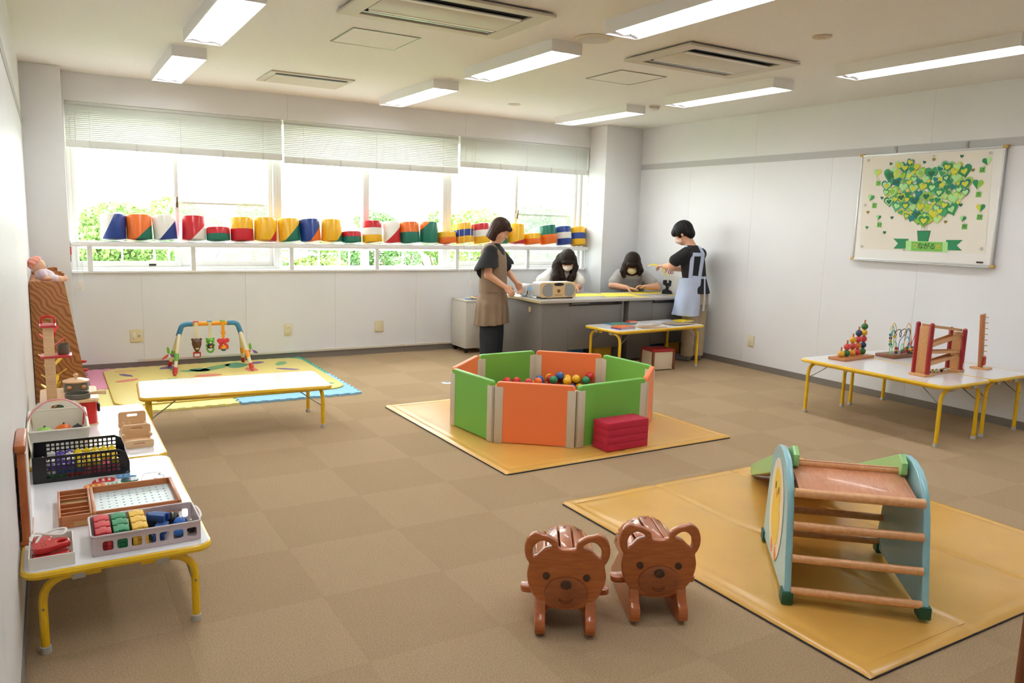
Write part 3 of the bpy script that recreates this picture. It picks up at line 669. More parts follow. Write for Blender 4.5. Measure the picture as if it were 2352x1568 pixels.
# ================================================================== bear rockers
BW = wood('bear_wood', (166,86,40), (190,106,52), .28, 6, (2,2,16), .02, .4); BD = wood('bear_wood_dark', (140,74,38), (164,90,46), .3, 6, (2,2,16), .02, .35)
BN = mat('bear_nose', (74,48,30), .35, var=.1, vs=30); LN = mat('bear_groove', (96,44,16), .5)
def half(pts): return pts+[(-x, y) for x, y in reversed(pts) if abs(x) > 1e-4]
def rocker():
    t = thing('bear_rocker', 'wooden bear-faced rocking seat', 'rocking toy', (0,0,0), 0, 'wooden bear rockers')
    # local -Y is where the bear looks; face plate stands in XZ
    R = [(.026,.226),(.036,.252),(.064,.270),(.09,.276),(.112,.282),(.136,.268),(.149,.236),(.149,.205),(.141,.182),(.133,.168),(.139,.132),(.134,.095),(.115,.052),(.082,.02),(.045,.005),(0,.0)]
    L_ = [(-x, y) for x, y in R[-2::-1]]
    face = smooth_poly(R+L_, 4)
    ear = smooth_poly([(.056,.235),(.076,.252),(.1,.25),(.118,.228),(.119,.198),(.108,.199),(.084,.223)], 4)
    me = shape2d(face, [ear, [(-x, y) for x, y in ear]], .028, .006, XZ); me.transform(Matrix.Translation((0,-.0,.085)))
    fc = obj('face_plate', me, BW, t)
    fy = -.0142
    def disc(n, cx, cz, rx, rz, d, m, par, bev=.003):
        pts = [(rx*math.cos(2*PI*k/32), rz*math.sin(2*PI*k/32)) for k in range(32)]
        M = Matrix.Translation((cx, fy, cz+.085)) @ XZ
        return MB().prism(pts, 0, d, M).build(n, m, par, bevel=bev)
    mz = disc('muzzle', 0, .068, .074, .058, .008, BD, fc); 
    disc('eye', -.071, .128, .0125, .013, .007, BN, fc); disc('eye', .071, .125, .0125, .013, .007, BN, fc)
    disc('nose', 0, .1, .0195, .016, .017, BN, fc, .004)
    sm = smooth_poly([(-.023,.047),(-.012,.041),(0,.0385),(.012,.041),(.023,.047),(.018,.037),(.0,.03),(-.018,.037)], 4)
    MB().tube([(x, fy-.0085, z+.085) for x, z in sm], .0011, 5, closed=True).build('mouth', LN, fc)
    for s in (-1, 1):
        pr = [(-.03,.085),(-.055,.06),(-.062,.03),(-.05,.012),(.0,.003),(.10,0),(.2,.003),(.27,.014),(.31,.035),(.315,.06),(.28,.09),(.2,.17),(.12,.2),(.02,.2),(-.005,.14)]
        me = shape2d(smooth_poly(pr, 3), (), .037, .006, YZ); o = obj('rocker_runner', me, BW, t, (s*.088, .0, 0))
        for z in (.07, .11): MB().cyl((s*.017, .03, z), (-s*.0, .03, z), .005, n=8).build('screw_cap', BN, o)
    fr = [(-.075,.03),(-.075,.17),(.075,.17),(.075,.03),(.055,.05),(.03,.066),(0,.072),(-.03,.066),(-.055,.05)]
    obj('front_brace', shape2d(fr, (), .02, .002, XZ), BW, t, (0, .03, .02)); obj('rear_brace', shape2d(fr, (), .02, .002, XZ), BW, t, (0, .22, .02))
    ft = MB().prism(smooth_poly([(-.16,.0),(-.155,.022),(-.13,.03),(-.08,.026),(.08,.026),(.13,.03),(.155,.022),(.16,0),(.155,-.022),(.13,-.03),(.08,-.026),(-.08,-.026),(-.13,-.03),(-.155,-.022)], 3), 0, .022).build('foot_rest', BW, t, bevel=.005, loc=(0, .075, .115))
    for k in range(7):
        a = math.radians(90+(k-3)*26); r = .105
        M = Matrix.Translation((r*math.cos(a), .135, .185+r*math.sin(a))) @ Matrix.Rotation(PI/2-a, 4, 'Y')
        s_ = MB().box(-.0218, .0218, -.115, .115, -.009, .009, M).build('seat_slat', BW, t, bevel=.003)
        for y in (.235,): MB().cyl(M @ Vector((0,.09,.004)), M @ Vector((0,.09,.0098)), .006, n=10).build('screw_cap', BN, s_)
    MB().prism([(.1*math.cos(math.radians(a)), .185+.1*math.sin(math.radians(a))) for a in range(0, 181, 15)], .0, .018, XZ).build('seat_end', BW, t, loc=(0, .242, 0))
    MB().prism([(.1*math.cos(math.radians(a)), .185+.1*math.sin(math.radians(a))) for a in range(0, 181, 15)], .0, .018, XZ).build('seat_end', BW, t, loc=(0, .05, 0))
    return t
r1 = rocker(); r1.location = (1.511, 2.113, 0); r1.rotation_euler = (0, 0, -.56); r1['label'] = 'wooden bear-faced rocking seat standing clear of the ochre mat'
dup(r1, (1.865, 2.033, 0), -.47, 'wooden bear-faced rocking seat touching the ochre mat edge')
# ================================================================== soft blocks on the window shelf
SB = {'w': (238,236,228), 'b': (36,66,146), 'o': (240,118,40), 'g': (30,118,98), 'r': (204,34,46), 'y': (242,186,36)}
CN = {'w': 'white', 'b': 'blue', 'o': 'orange', 'g': 'green', 'r': 'red', 'y': 'yellow'}
def sbm(k): return mat('vinyl_'+CN[k], SB[k], .28, coat=.15, bump=.02, bs=12)
def cyl_bm(r, h, n=40):
    s = MB(); pr = [(r-.012,0),(r-.004,.002),(r,.01),(r,h-.01),(r-.004,h-.002),(r-.012,h)]
    s.lathe(pr, n); bmesh.ops.recalc_face_normals(s.bm, faces=s.bm.faces); return s
def cut(s, co, no, keep_pos):
    g = s.bm.verts[:]+s.bm.edges[:]+s.bm.faces[:]
    r = bmesh.ops.bisect_plane(s.bm, geom=g, plane_co=co, plane_no=no, clear_outer=not keep_pos, clear_inner=keep_pos)
    ed = [e for e in r['geom_cut'] if isinstance(e, bmesh.types.BMEdge)]
    try: bmesh.ops.edgeloop_fill(s.bm, edges=ed)
    except Exception: pass
    return s
blocks = [('d','w','b',(.05,0),(.55,1),.405,.61,1), ('d','o','g',(.45,.1),(1,.62),.612,.825,1), ('d','w','b',(.3,.08),(1,.8),.835,1.04,1), ('d','r','w',(.4,.05),(1,.68),1.072,1.288,1), ('s','rg',None,None,None,1.291,1.508,.56), ('s','yr',None,None,None,1.512,1.728,1), ('d','y','r',(.65,.05),(1,.55),1.731,1.945,1), ('d','y','g',(.25,.05),(1,.85),1.965,2.185,1), ('d','b','o',(.4,.05),(1,.7),2.188,2.392,1), ('d','y','g',(.65,.05),(1,.5),2.396,2.612,1), ('s','rg',None,None,None,2.616,2.82,.5), ('s','rwy',None,None,None,2.826,3.06,1), ('d','w','r',(.1,.05),(1,.85),3.064,3.256,1), ('s','og',None,None,None,3.259,3.484,1), ('d','o','g',(0,.6),(.4,1.02),3.487,3.7,1), ('s','yo',None,None,None,3.708,3.925,.56), ('s','yby',None,None,None,3.932,4.145,1), ('s','rwy',None,None,None,4.15,4.37,1), ('s','og',None,None,None,4.378,4.585,.95), ('d','y','r',(.1,-.02),(1,.3),4.59,4.815,1), ('s','yo',None,None,None,4.826,5.05,.56), ('s','go',None,None,None,5.058,5.285,1), ('s','bwb',None,None,None,5.292,5.49,1), ('s','yby',None,None,None,5.495,5.695,1)]
lean = [3,-2,-3,1,0,0,2,-1,-3,2,0,-1,3,-2,3,0,-6,-4,2,5,-2,-5,-2,0]
def blk_label(i):
    b = blocks[i]
    if b[0] == 'd': base = 'round vinyl soft block split diagonally %s and %s' % (CN[b[1]], CN[b[2]])
    else:
        base = ('short' if b[7] < .8 else 'tall')+' round vinyl soft block striped '+' '.join(CN[c] for c in b[1])
    return base
labs = [blk_label(i) for i in range(len(blocks))]
def rect_pts(i, l):
    b = blocks[i]; r = min((b[6]-b[5])/2, .108); h = .222*b[7]; cx = (b[5]+b[6])/2; a = math.radians(l); q = r*abs(math.sin(a))
    return [(cx+x*math.cos(a)+z*math.sin(a), q-x*math.sin(a)+z*math.cos(a)) for x, z in ((-r,0),(r,0),(r,h),(-r,h))]
def pen(P, Q):
    d = 9.
    for A in (P, Q):
        for k in range(4):
            nx, nz = A[(k+1) % 4][1]-A[k][1], A[k][0]-A[(k+1) % 4][0]; m = math.hypot(nx, nz); p_ = [(x*nx+z*nz)/m for x, z in P]; q_ = [(x*nx+z*nz)/m for x, z in Q]
            d = min(d, max(p_)-min(q_), max(q_)-min(p_))
    return d
for _ in range(60):                                  # neighbours lean until they touch, not further
    for i in range(len(blocks)-1):
        if pen(rect_pts(i, lean[i]), rect_pts(i+1, lean[i+1])) > .0015:
            m_ = (lean[i]+lean[i+1])/2; lean[i] += (m_-lean[i])*.15; lean[i+1] += (m_-lean[i+1])*.15
for i, b in enumerate(blocks):
    a, c = b[5], b[6]; w_ = c-a; r = w_/2; h = .222*b[7]
    lab = labs[i]
    if labs.count(lab) > 1:
        nb = blocks[i-1]
        lab += ', at the column end of the shelf' if i == 0 else ', beside the '+('one split %s and %s' % (CN[nb[1]], CN[nb[2]]) if nb[0] == 'd' else '%s striped one' % ' '.join(CN[q] for q in nb[1]))
    t = thing('soft_block', lab, 'soft block', ((a+c)/2, 7.772+.098, 1.1655), 0, 'soft blocks on the window shelf')
    r = min(r, .108)
    rx = -math.radians(9); ry = math.radians(lean[i])
    t.rotation_euler = (rx, ry, 0); t.location.z += r*abs(math.sin(ry)) + r*abs(math.sin(rx))*.98
    t.location.y -= 0.0
    if b[0] == 's':
        n = len(b[1])
        for k, ch in enumerate(b[1]):
            z1 = h*(1-k/n); z0 = h*(1-(k+1)/n); s = cyl_bm(r, h)
            if k < n-1: cut(s, (0,0,z0), (0,0,1), True)
            if k > 0: cut(s, (0,0,z1), (0,0,1), False)
            s.build('band', sbm(ch), t)
    else:
        (x0, z0), (x1, z1) = b[3], b[4]; P0 = Vector((-r+2*r*x0, 0, h*z0)); P1 = Vector((-r+2*r*x1, 0, h*z1)); d = P1-P0
        nn = Vector((-d.z, 0, d.x)).normalized()     # points up-left
        s = cyl_bm(r, h); cut(s, P0, nn, True); s.build('upper_part', sbm(b[1]), t)
        s = cyl_bm(r, h); cut(s, P0, nn, False); s.build('lower_part', sbm(b[2]), t)

# ================================================================== whiteboard and heart poster
wbd = thing('whiteboard', 'white framed whiteboard hanging from a grey wall rail', 'whiteboard', (XR, 3.882, 1.655), -PI/2)
# local X runs toward -Y of the room (right in view), local -Y faces the room
hw, hh = .604, .45; BY = -.034
MB().box(-hw, hw, BY, -.014, -hh, hh).build('panel', mat('board_white', (236,234,228), .25), wbd)
AL = mat('board_aluminium', (206,206,204), .35, metal=.35)
for nm, (a, b, c, d) in {'t': (-hw, hw, hh-.012, hh+.004), 'b': (-hw, hw, -hh-.004, -hh+.012), 'l': (-hw-.004, -hw+.012, -hh, hh), 'r': (hw-.012, hw+.004, -hh, hh)}.items():
    MB().box(a, b, BY-.006, -.01, c, d).build('frame_bar', AL, wbd, bevel=.002)
for sx in (-1, 1):
    for sz in (-1, 1): MB().box(sx*hw-.018, sx*hw+.018, BY-.008, -.008, sz*hh-.013, sz*hh+.013).build('corner_cap', mat('corner_gold', (196,160,84), .4), wbd, bevel=.004)
MB().box(-hw+.02, hw, BY-.03, BY, -hh-.012, -hh-.004).build('tray', AL, wbd, bevel=.002)
for x in (-.306, .298):
    hk = MB().box(x-.014, x+.014, -.012, .0, .452, .51).build('hook', mat('hook_metal', (150,148,142), .4, metal=.5), wbd, bevel=.002); MB().cyl((x, -.014, .49), (x, -.011, .49), .007, n=10).build('bolt', STEEL, hk)
MB().box(.49, .543, BY-.0068, BY-.006, -.428, -.416).build('maker_plate', BLACK, wbd)
po = thing('heart_poster', 'cream paper poster with a balloon of green paper hearts on the whiteboard', 'poster', (XR+BY-.0004, 3.882, 1.655), -PI/2)
def yz(y, z): return (3.882-y, z-1.655)
MB().prism([yz(4.462,2.088), yz(3.366,2.08), yz(3.334,1.302), yz(4.428,1.296)][::-1], .0, .0012, XZ).build('paper', mat('poster_paper', (232,226,212), .7), po)
HC = {'dk': (28,104,72), 'md': (64,158,98), 'em': (40,138,88), 'lm': (150,196,62), 'ye': (206,208,60), 'pa': (176,226,150), 'te': (30,124,126), 'ol': (140,128,44), 'sg': (128,186,142)}
def hm(k): return mat('paper_'+k, HC[k], .65)
def heart_pts(n=22):
    o = []
    for k in range(n):
        a = 2*PI*k/n; x = 16*math.sin(a)**3; y = 13*math.cos(a)-5*math.cos(2*a)-2*math.cos(3*a)-math.cos(4*a); o.append((x/34, (y+2)/34))
    return o
HP = heart_pts(); hmesh = {}
for k in HC: me = MB().prism(HP, 0, .01, XZ).mesh(); me.materials.append(hm(k)); me.name = 'paper_heart'; hmesh[k] = me
def heart(x, z, s, k, dep, rot=0., th=.12, name='paper_heart'):
    o = obj(name, hmesh[k], None, po, (x, -dep, z), (0, rot, 0)); o.scale = (s, th, s); return o
hr = random.Random(4)
OUT = [yz(*q) for q in [(3.849,1.505),(4.05,1.60),(4.17,1.68),(4.235,1.80),(4.225,1.93),(4.12,2.01),(4.02,2.025),(3.945,1.975),(3.868,1.885),(3.79,1.97),(3.72,2.012),(3.62,1.985),(3.53,1.9),(3.515,1.79),(3.60,1.66),(3.70,1.575)]]
def inpoly(x, y, P):
    c = False; j = len(P)-1
    for i in range(len(P)):
        if (P[i][1] > y) != (P[j][1] > y) and x < (P[j][0]-P[i][0])*(y-P[i][1])/(P[j][1]-P[i][1])+P[i][0]: c = not c
        j = i
    return c
pts = []
def scatter(n, s0, s1, gap, cols, d0):
    tries = 0; m = 0
    while m < n and tries < 9000:
        tries += 1; x, z = hr.uniform(-.37, .38), hr.uniform(-.16, .385); s = hr.uniform(s0, s1)
        if not inpoly(x, z, OUT): continue
        if any((x-a)**2+(z-b)**2 < (gap*(s+c))**2 for a, b, c in pts): continue
        pts.append((x, z, s)); m += 1; rt = hr.uniform(-.45,.45); k = hr.choice(cols); d = d0+hr.uniform(0,.0015)
        heart(x, z, s, k, d, rt)
        if s > .06:
            heart(x, z-.002, s*.74, hr.choice(['ye','pa','te','lm','md','pa','em']), d+.0013, rt)
            if s > .085: heart(x, z-.002, s*.45, hr.choice(['dk','ye','pa','lm']), d+.0026, rt)
scatter(28, .10, .135, .32, ['md','lm','sg','te','em','md'], .004)
scatter(58, .06, .088, .29, ['md','lm','pa','te','md','ye'], .0065)
pts_small = pts; scatter(75, .028, .046, .33, ['ye','lm','ye','lm','md'], .0095)
x, z = yz(3.849,1.545); heart(x, z, .13, 'lm', .0105); heart(x, z, .1, 'em', .0118); heart(x, z-.003, .06, 'ye', .0131)
for (y, z, k) in [(4.201,2.019,'dk'),(3.903,2.017,'dk'),(3.826,2.036,'ol'),(3.599,2.048,'dk'),(3.5,1.938,'ol'),(4.253,1.734,'dk'),(4.374,1.612,'ol'),(4.141,1.567,'dk'),(4.371,1.48,'em'),(4.197,1.44,'dk'),(3.564,1.67,'dk'),(3.672,1.538,'ol')]:
    x, zz = yz(y, z); heart(x, zz, .032, k, .002, hr.uniform(-.3,.3), .12, 'tiny_heart')
INK = mat('ink_dark', (28,62,40), .6)
letters = 'つどいばろひの'
bal = [((4.32,1.949),(4.301,1.861),'pa','ye',.078),((4.36,1.737),(4.318,1.671),'pa','md',.066),((4.268,1.568),(4.253,1.507),'pa','em',.05),((3.4,2.0),(3.429,1.938),'em','pa',.075),((3.45,1.828),(3.436,1.752),'em','lm',.088),((3.408,1.648),(3.408,1.579),'ye','em',.074),((3.536,1.565),(3.516,1.504),'pa','em',.054)]
halves = {}
for side in (-1, 1):
    pp = [q for q in HP if q[0]*side >= -1e-6]; 
    for k in HC: me = MB().prism(pp if True else pp, 0, .01, XZ).mesh(); me.materials.append(hm(k)); halves[(side, k)] = me
for (c1, c2, ka, kb, s), ch in zip(bal, letters):
    x, z = yz(*c1); x2, z2 = yz(*c2); rt = -math.atan2(x2-x, z-z2)*-1
    for side, k in ((-1, ka), (1, kb)):
        o = obj('balloon_half', halves[(side, k)], None, po, (x, -.0025, z), (0, rt*.6, 0)); o.scale = (s, .2, s)
    MB().box(x2-.021, x2+.021, -.0032, -.0015, z2-.021, z2+.021, Matrix.Identity(4)).build('letter_card', mat('card_green', (122,192,84), .6), po)
    me = text_mesh(ch, .034); me.transform(XZ); obj('letter', me, INK, po, (x2, -.0038, z2))
    for dx in (-.009, .009): MB().cyl((x+dx, -.002, z-s*.3), (x2+dx, -.002, z2+.02), .0009, n=5).build('string', mat('string_grey', (170,160,150), .7), po)
for dx in (-.025, 0, .025): x, z = yz(3.845, 1.46); MB().cyl((x+dx, -.002, z), (x+dx, -.002, z+.06), .001, n=5).build('string', mat('string_grey', (170,160,150), .7), po)
MB().prism([yz(*q) for q in [(3.903,1.464),(3.787,1.467),(3.799,1.378),(3.887,1.378)]][::-1], .0015, .003, XZ).build('basket_backing', mat('ink_line', (20,44,34), .6), po)
MB().prism([yz(*q) for q in [(3.898,1.460),(3.79,1.463),(3.802,1.378),(3.884,1.378)]][::-1], .003, .004, XZ).build('basket', hm('em'), po)
for q in ([(4.109,1.393),(3.971,1.395),(3.985,1.312),(4.099,1.308),(4.062,1.353)], [(3.651,1.396),(3.517,1.4),(3.561,1.356),(3.516,1.318),(3.64,1.315)]): MB().prism([yz(*a) for a in q][::-1], .0015, .003, XZ).build('ribbon_end', hm('em'), po)
MB().prism([yz(*a) for a in [(3.991,1.378),(3.634,1.38),(3.628,1.298),(3.985,1.297)]][::-1], .003, .005, XZ).build('banner', hm('pa'), po)
MB().prism([yz(*a) for a in [(3.94,1.373),(3.677,1.375),(3.671,1.304),(3.936,1.299)]][::-1], .005, .0062, XZ).build('banner_centre', mat('card_green', (122,192,84), .6), po)
for k, ch in enumerate('つながるめ'):
    x, z = yz(3.908-.0505*k, 1.337); me = text_mesh(ch, .055, .0008); me.transform(XZ); obj('letter', me, mat('ink_yellow', (232,206,70), .6) if k in (0, 4) else INK, po, (x, -.0072, z))
for y, z in [(4.416,2.06),(3.824,2.066),(3.382,2.062),(4.409,1.676),(4.4,1.316),(3.999,1.306),(3.365,1.338)]:
    x, zz = yz(y, z); tag(MB().lathe([(.012,0),(.012,.004),(.007,.008),(.001,.009)], 16).build('clear_magnet', glass('magnet_clear', (250,250,250), .12, .35), None, loc=(XR+BY-.0012, y, z), rot=(0, -PI/2, 0)), 'clear round magnet holding the heart poster on the whiteboard', 'magnet', 'clear magnets on the poster')

# ================================================================== toys on the right-hand tables
WT_ = wood('toy_wood', (178,108,58), (198,130,76), .4, 8, (2,16,16)); WL_ = wood('toy_wood_light', (206,148,92), (222,170,114), .4, 8, (2,16,16)); WN_ = wood('toy_wood_natural', (220,176,128), (232,196,150), .4, 8, (2,16,16))
T2 = .4352
bc = {'y': (226,166,34), 'g': (44,112,48), 'r': (204,62,62), 'o': (206,112,36), 'n': (36,58,92), 'd': (150,26,34), 'k': (40,40,52)}
st = thing('ball_stacker', 'wooden ball stacker with five rods of coloured balls', 'toy', (5.505, 3.9, T2), .1)
MB().box(-.215, .215, -.075, .075, 0, .022).build('base', WT_, st, bevel=.005)
for k, col in enumerate(['y','gr','yry','rorn','gnryg']):
    x = -.155+k*.0775
    MB().cyl((x, 0, .02), (x, 0, .022+.05*(k+1)+.03), .0065, n=10).build('rod', WT_, st)
    for j, c in enumerate(col): MB().sphere((x, 0, .022+.0255+.0505*j), .0265, 18, 12).build('wooden_ball', mat('wball_'+c, bc[c], .3, coat=.2), st, sharp=180)
mz = thing('bead_maze', 'bead maze of bent coloured wires on a brown wooden base', 'toy', (6.005, 3.815, T2))
MB().box(-.2, .2, -.085, .085, 0, .028).build('base', wood('toy_wood_dark', (122,70,40), (144,88,52), .4, 8, (2,16,16)), mz, bevel=.006)
def wire(pts, c, r=.003): MB().tube(spline3(pts, 6), r, 6).build('wire', mat('wire_'+str(c), c, .4), mz)
wire([(-.17,-.02,.028),(-.168,-.02,.2),(-.15,-.02,.262),(-.13,-.02,.2),(-.125,-.02,.1),(-.15,-.02,.085),(-.165,-.02,.12)], (90,196,130))
wire([(-.185,-.05,.028),(-.18,-.05,.1),(-.16,-.05,.135),(-.13,-.05,.12),(-.12,-.05,.07)], (90,196,130)); wire([(-.1,-.07,.028),(-.095,-.07,.1),(-.075,-.07,.12),(-.062,-.07,.08),(-.06,-.07,.05)], (90,196,130))
wire([(-.04,.02,.028),(-.038,.02,.2),(-.07,.02,.27),(-.1,.02,.262),(-.128,.02,.215)], (232,180,40)); wire([(-.03,-.05,.028),(-.028,-.05,.2),(-.0,-.05,.275),(.04,-.05,.25),(.06,-.05,.12),(.06,-.05,.028)], (232,180,40))
wire([(-.14,.0,.06),(-.13,.0,.19),(-.1,0,.22),(-.07,0,.18),(-.085,0,.16),(-.09,0,.2),(-.03,0,.225),(0,0,.19),(-.012,0,.16),(-.02,0,.2),(.04,0,.225),(.07,0,.19),(.05,0,.16),(.05,0,.2),(.11,0,.22),(.15,0,.1),(.15,0,.028)], (30,36,66))
wire([(.0,-.06,.028),(.0,-.06,.08),(.02,-.06,.12),(.05,-.06,.1),(.07,-.06,.13),(.12,-.06,.24),(.16,-.06,.2),(.18,-.06,.028)], (196,60,50)); wire([(.1,.03,.028),(.1,.03,.12),(.14,.03,.15),(.17,.03,.1),(.17,.03,.028)], (60,120,180)); wire([(.06,.05,.028),(.06,.05,.1),(.09,.05,.14),(.19,.05,.2),(.19,.05,.028)], (60,120,180))
for k, (x, y, z, c) in enumerate([(-.143,0,.185,'n'),(-.14,0,.158,'d'),(-.137,0,.132,'y'),(-.135,0,.106,'n'),(-.09,0,.168,'y'),(-.125,-.05,.08,'d'),(-.122,-.05,.058,'y'),(-.14,-.06,.05,'n'),(-.07,-.07,.06,'g'),(-.085,-.07,.05,'d'),(-.03,-.055,.05,'d'),(-.026,-.055,.072,'o'),(0,-.06,.078,'g'),(.01,-.06,.055,'d'),(.03,-.06,.045,'n'),(.045,-.06,.06,'y'),(.09,-.06,.05,'d'),(.12,-.02,.05,'n')]): MB().sphere((x, y, z), .0135, 12, 8).build('bead', mat('wball_'+c, bc[c], .3, coat=.2), mz, sharp=180)
MB().lathe([(.014,0),(.016,.01),(.012,.012),(.016,.022),(.012,.024),(.016,.034),(.012,.036),(.016,.046),(.01,.06)], 14, (.062,-.07,.028)).build('ridged_bead', band_mat('ridged', 2, [(0,(40,90,60)),(.2,(226,166,34)),(.4,(36,58,92)),(.6,(226,166,34)),(.8,(36,58,92))]), mz)
mr = thing('marble_run', 'zigzag wooden marble run with four red posts', 'toy', (5.545, 3.217, T2), .03)
RP = mat('post_red', (158,24,30), .3, coat=.3)
MB().box(-.265, -.135, -.06, .06, 0, .018).build('base_board', WL_, mr, bevel=.004); MB().box(.165, .265, -.06, .06, 0, .018).build('base_board', WL_, mr, bevel=.004)
MB().box(-.14, .17, -.03, .03, .002, .008).build('base_rail', WL_, mr)
for sx, x, ht in ((-1, -.22, .385), (1, .225, .325)):
    for y in (-.05, .05):
        MB().lathe([(.017,.017),(.017,ht-.017),(.0145,ht-.007),(.008,ht-.001),(.001,ht)], 14, (x, y, 0)).build('post', RP, mr)
    MB().box(x-.006, x+.006, -.036, .036, .017, ht-.03).build('end_board', WL_, mr, bevel=.002)
def chute(xa, za, xb, zb):
    d = Vector((xb-xa, 0, zb-za)); L = d.length; M = Matrix.Translation(((xa+xb)/2, 0, (za+zb)/2)) @ Matrix.Rotation(-math.atan2(d.z, d.x), 4, 'Y')
    o = MB().box(-L/2, L/2, -.03, .03, -.004, .004, M).box(-L/2, L/2, -.036, -.03, -.004, .016, M).box(-L/2, L/2, .03, .036, -.004, .016, M).build('chute', WL_, mr)
chute(-.2, .355, .21, .305); chute(-.2, .205, .2, .262); chute(-.2, .165, .21, .145); chute(-.2, .072, .2, .115)
me = MB().sphere((0,0,0), .011, 12, 8).mesh(sharp=180)
for k in range(11):
    c = ['k','w','y','k','w','g','k','y','w','k','w'][k]
    MB().sphere((-.12+.026*k, -.012+.02*(k % 2), .019), .011, 12, 8).build('marble', mat('marble_'+c, {'k': (36,40,46), 'w': (206,204,190), 'y': (196,164,70), 'g': (70,110,80)}[c], .2), mr, sharp=180)
MB().box(.215, .232, -.0685, -.0665, .03, .07).build('maker_label', mat('label_pale', (226,200,196), .6), mr)
pb = thing('peg_climber', 'tall wooden peg board toy with small pegs and a red figure', 'toy', (6.065, 3.19, T2), .1)
MB().box(-.045, .06, -.06, .06, 0, .014).build('base', WL_, pb, bevel=.003)
TL_ = Matrix.Rotation(-.15, 4, 'Y')
MB().box(-.022, .022, -.012, .012, .012, .425, TL_).build('board', WT_, pb, bevel=.003)
for k in range(9):
    MB().cyl(TL_ @ Vector((.012,-.01,.05+.044*k)), TL_ @ Vector((.016,-.034,.052+.044*k)), .0035, n=8).build('peg', WL_, pb)
    MB().cyl(TL_ @ Vector((.02,0,.07+.044*k)), TL_ @ Vector((.038,-.003,.072+.044*k)), .003, n=8).build('peg', WL_, pb)
MB().prism([(-.02,.0),(.016,.0),(.016,.06),(0,.075),(-.012,.05)], 0, .014, Matrix.Translation((.004,-.013,.03)) @ XZ).build('red_figure', mat('figure_red', (186,52,48), .4), pb, bevel=.003)

# ================================================================== desk, cabinet, stool
DT = mat('desk_top', (178,172,166), .35); DG = mat('desk_grey', (120,116,112), .45); DGS = DG
def desk(x0, x1, y0, y1, label, ledge):
    t = thing('office_desk', label, 'desk', ((x0+x1)/2, (y0+y1)/2, 0), 0, 'grey office desks'); hx, hy = (x1-x0)/2, (y1-y0)/2
    MB().box(-hx, hx, -hy, hy, .652, .68).build('worktop', DT, t, bevel=.004)
    if ledge: MB().box(-hx-.003, -hx+.001, -hy+.004, hy-.004, .654, .678).build('edge_strip', mat('edge_cream', (206,196,150), .4), t)
    MB().box(-hx+.03, -hx+.055, -hy+.03, hy-.07, 0, .652).build('side_panel', DGS, t, bevel=.003)
    MB().box(hx-.055, hx-.03, -hy+.03, hy-.07, 0, .652).build('side_panel', DGS, t, bevel=.003)
    MB().box(-hx+.055, -hx+.36, -hy+.035, hy-.08, .02, .652).build('drawer_body', DG, t, bevel=.003)
    MB().box(-hx+.361, hx-.055, -hy+.035, -hy+.05, .165, .615).build('modesty_panel', DG, t, bevel=.002)
    MB().box(-hx+.361, hx-.055, -hy+.10, hy-.05, .612, .652).build('pencil_drawer', DG, t)
    MB().box(-hx+.40, -hx+.62, -hy+.045, -hy+.101, .632, .642).build('drawer_handle', STEEL, t, bevel=.002)
    return t
D1 = desk(4.145, 5.238, 6.41, 7.30, 'grey office desk with the radio and a cream edge strip', True)
desk(5.245, 6.20, 6.41, 7.045, 'grey office desk by the whiteboard wall beside the person in blue apron', False)
hk = thing('adhesive_hook', 'cream adhesive hook on the grey desk side', 'hook', (4.174, 6.655, .53))
MB().box(-.01, 0, -.016, .016, .015, .065).build('plate', mat('hook_cream', (222,206,150), .4), hk, bevel=.003); MB().tube(spline3([(-.008,0,.02),(-.018,0,.0),(-.028,0,.006),(-.03,0,.02)], 4), .003, 6).build('wire_hook', STEEL, hk)
CBW = mat('cabinet_white', (214,210,202), .4)
cb = thing('rolling_cabinet', 'white steel rolling cabinet beside the grey desk', 'cabinet', (4.03, 7.66, 0))
MB().box(-.16, .16, -.175, .165, .055, .56).build('body', CBW, cb, bevel=.003)
MB().box(-.163, .163, -.18, .168, .56, .585).build('top', CBW, cb, bevel=.004)
MB().box(-.158, .158, -.18, -.175, .06, .555).build('front_panel', CBW, cb, bevel=.002)
for x in (-.13, .13):
    for y in (-.14, .13):
        c_ = MB().cyl((x-.014, y, .024), (x+.014, y, .024), .024, n=16).build('caster_wheel', BLACK, cb); MB().box(x-.018, x+.018, y-.012, y+.012, .028, .056).build('caster_fork', DARK, c_)
for k, (x, y, w_, d_, c, lb) in enumerate([(4.0,7.6,.09,.045,(70,140,190),'blue paper fish on the white rolling cabinet'),(4.08,7.68,.06,.04,(226,96,44),'orange paper fish on the white rolling cabinet'),(4.06,7.57,.1,.03,(236,232,214),'white paper scrap on the white rolling cabinet'),(4.12,7.6,.05,.03,(190,48,44),'red paper scrap on the white rolling cabinet'),(3.98,7.55,.07,.03,(230,196,120),'yellow paper scrap on the white rolling cabinet')]):
    P_ = smooth_poly([(-w_,0),(-w_*.4,d_*.7),(w_*.4,d_*.5),(w_*.7,d_*.2),(w_,d_*.6),(w_,-d_*.6),(w_*.7,-d_*.2),(w_*.4,-d_*.5),(-w_*.4,-d_*.7)], 3)
    tag(MB().prism(P_, 0, .006).build('paper_cutout', mat('cut%d' % k, c, .6), None, .001, loc=(x, y, .5855+.0061*k), rot=(0,0,.3*k)), lb, 'paper cutout')
sq = thing('box_stool', 'cream box stool with red cushion and brown corners under the book table', 'stool', (5.295, 5.97, 0), -.12)
CRM = mat('stool_cream', (222,206,178), .45); BRN = mat('stool_brown', (120,66,36), .4)
MB().box(-.12, .12, -.105, .105, .012, .19).build('body', CRM, sq, bevel=.002)
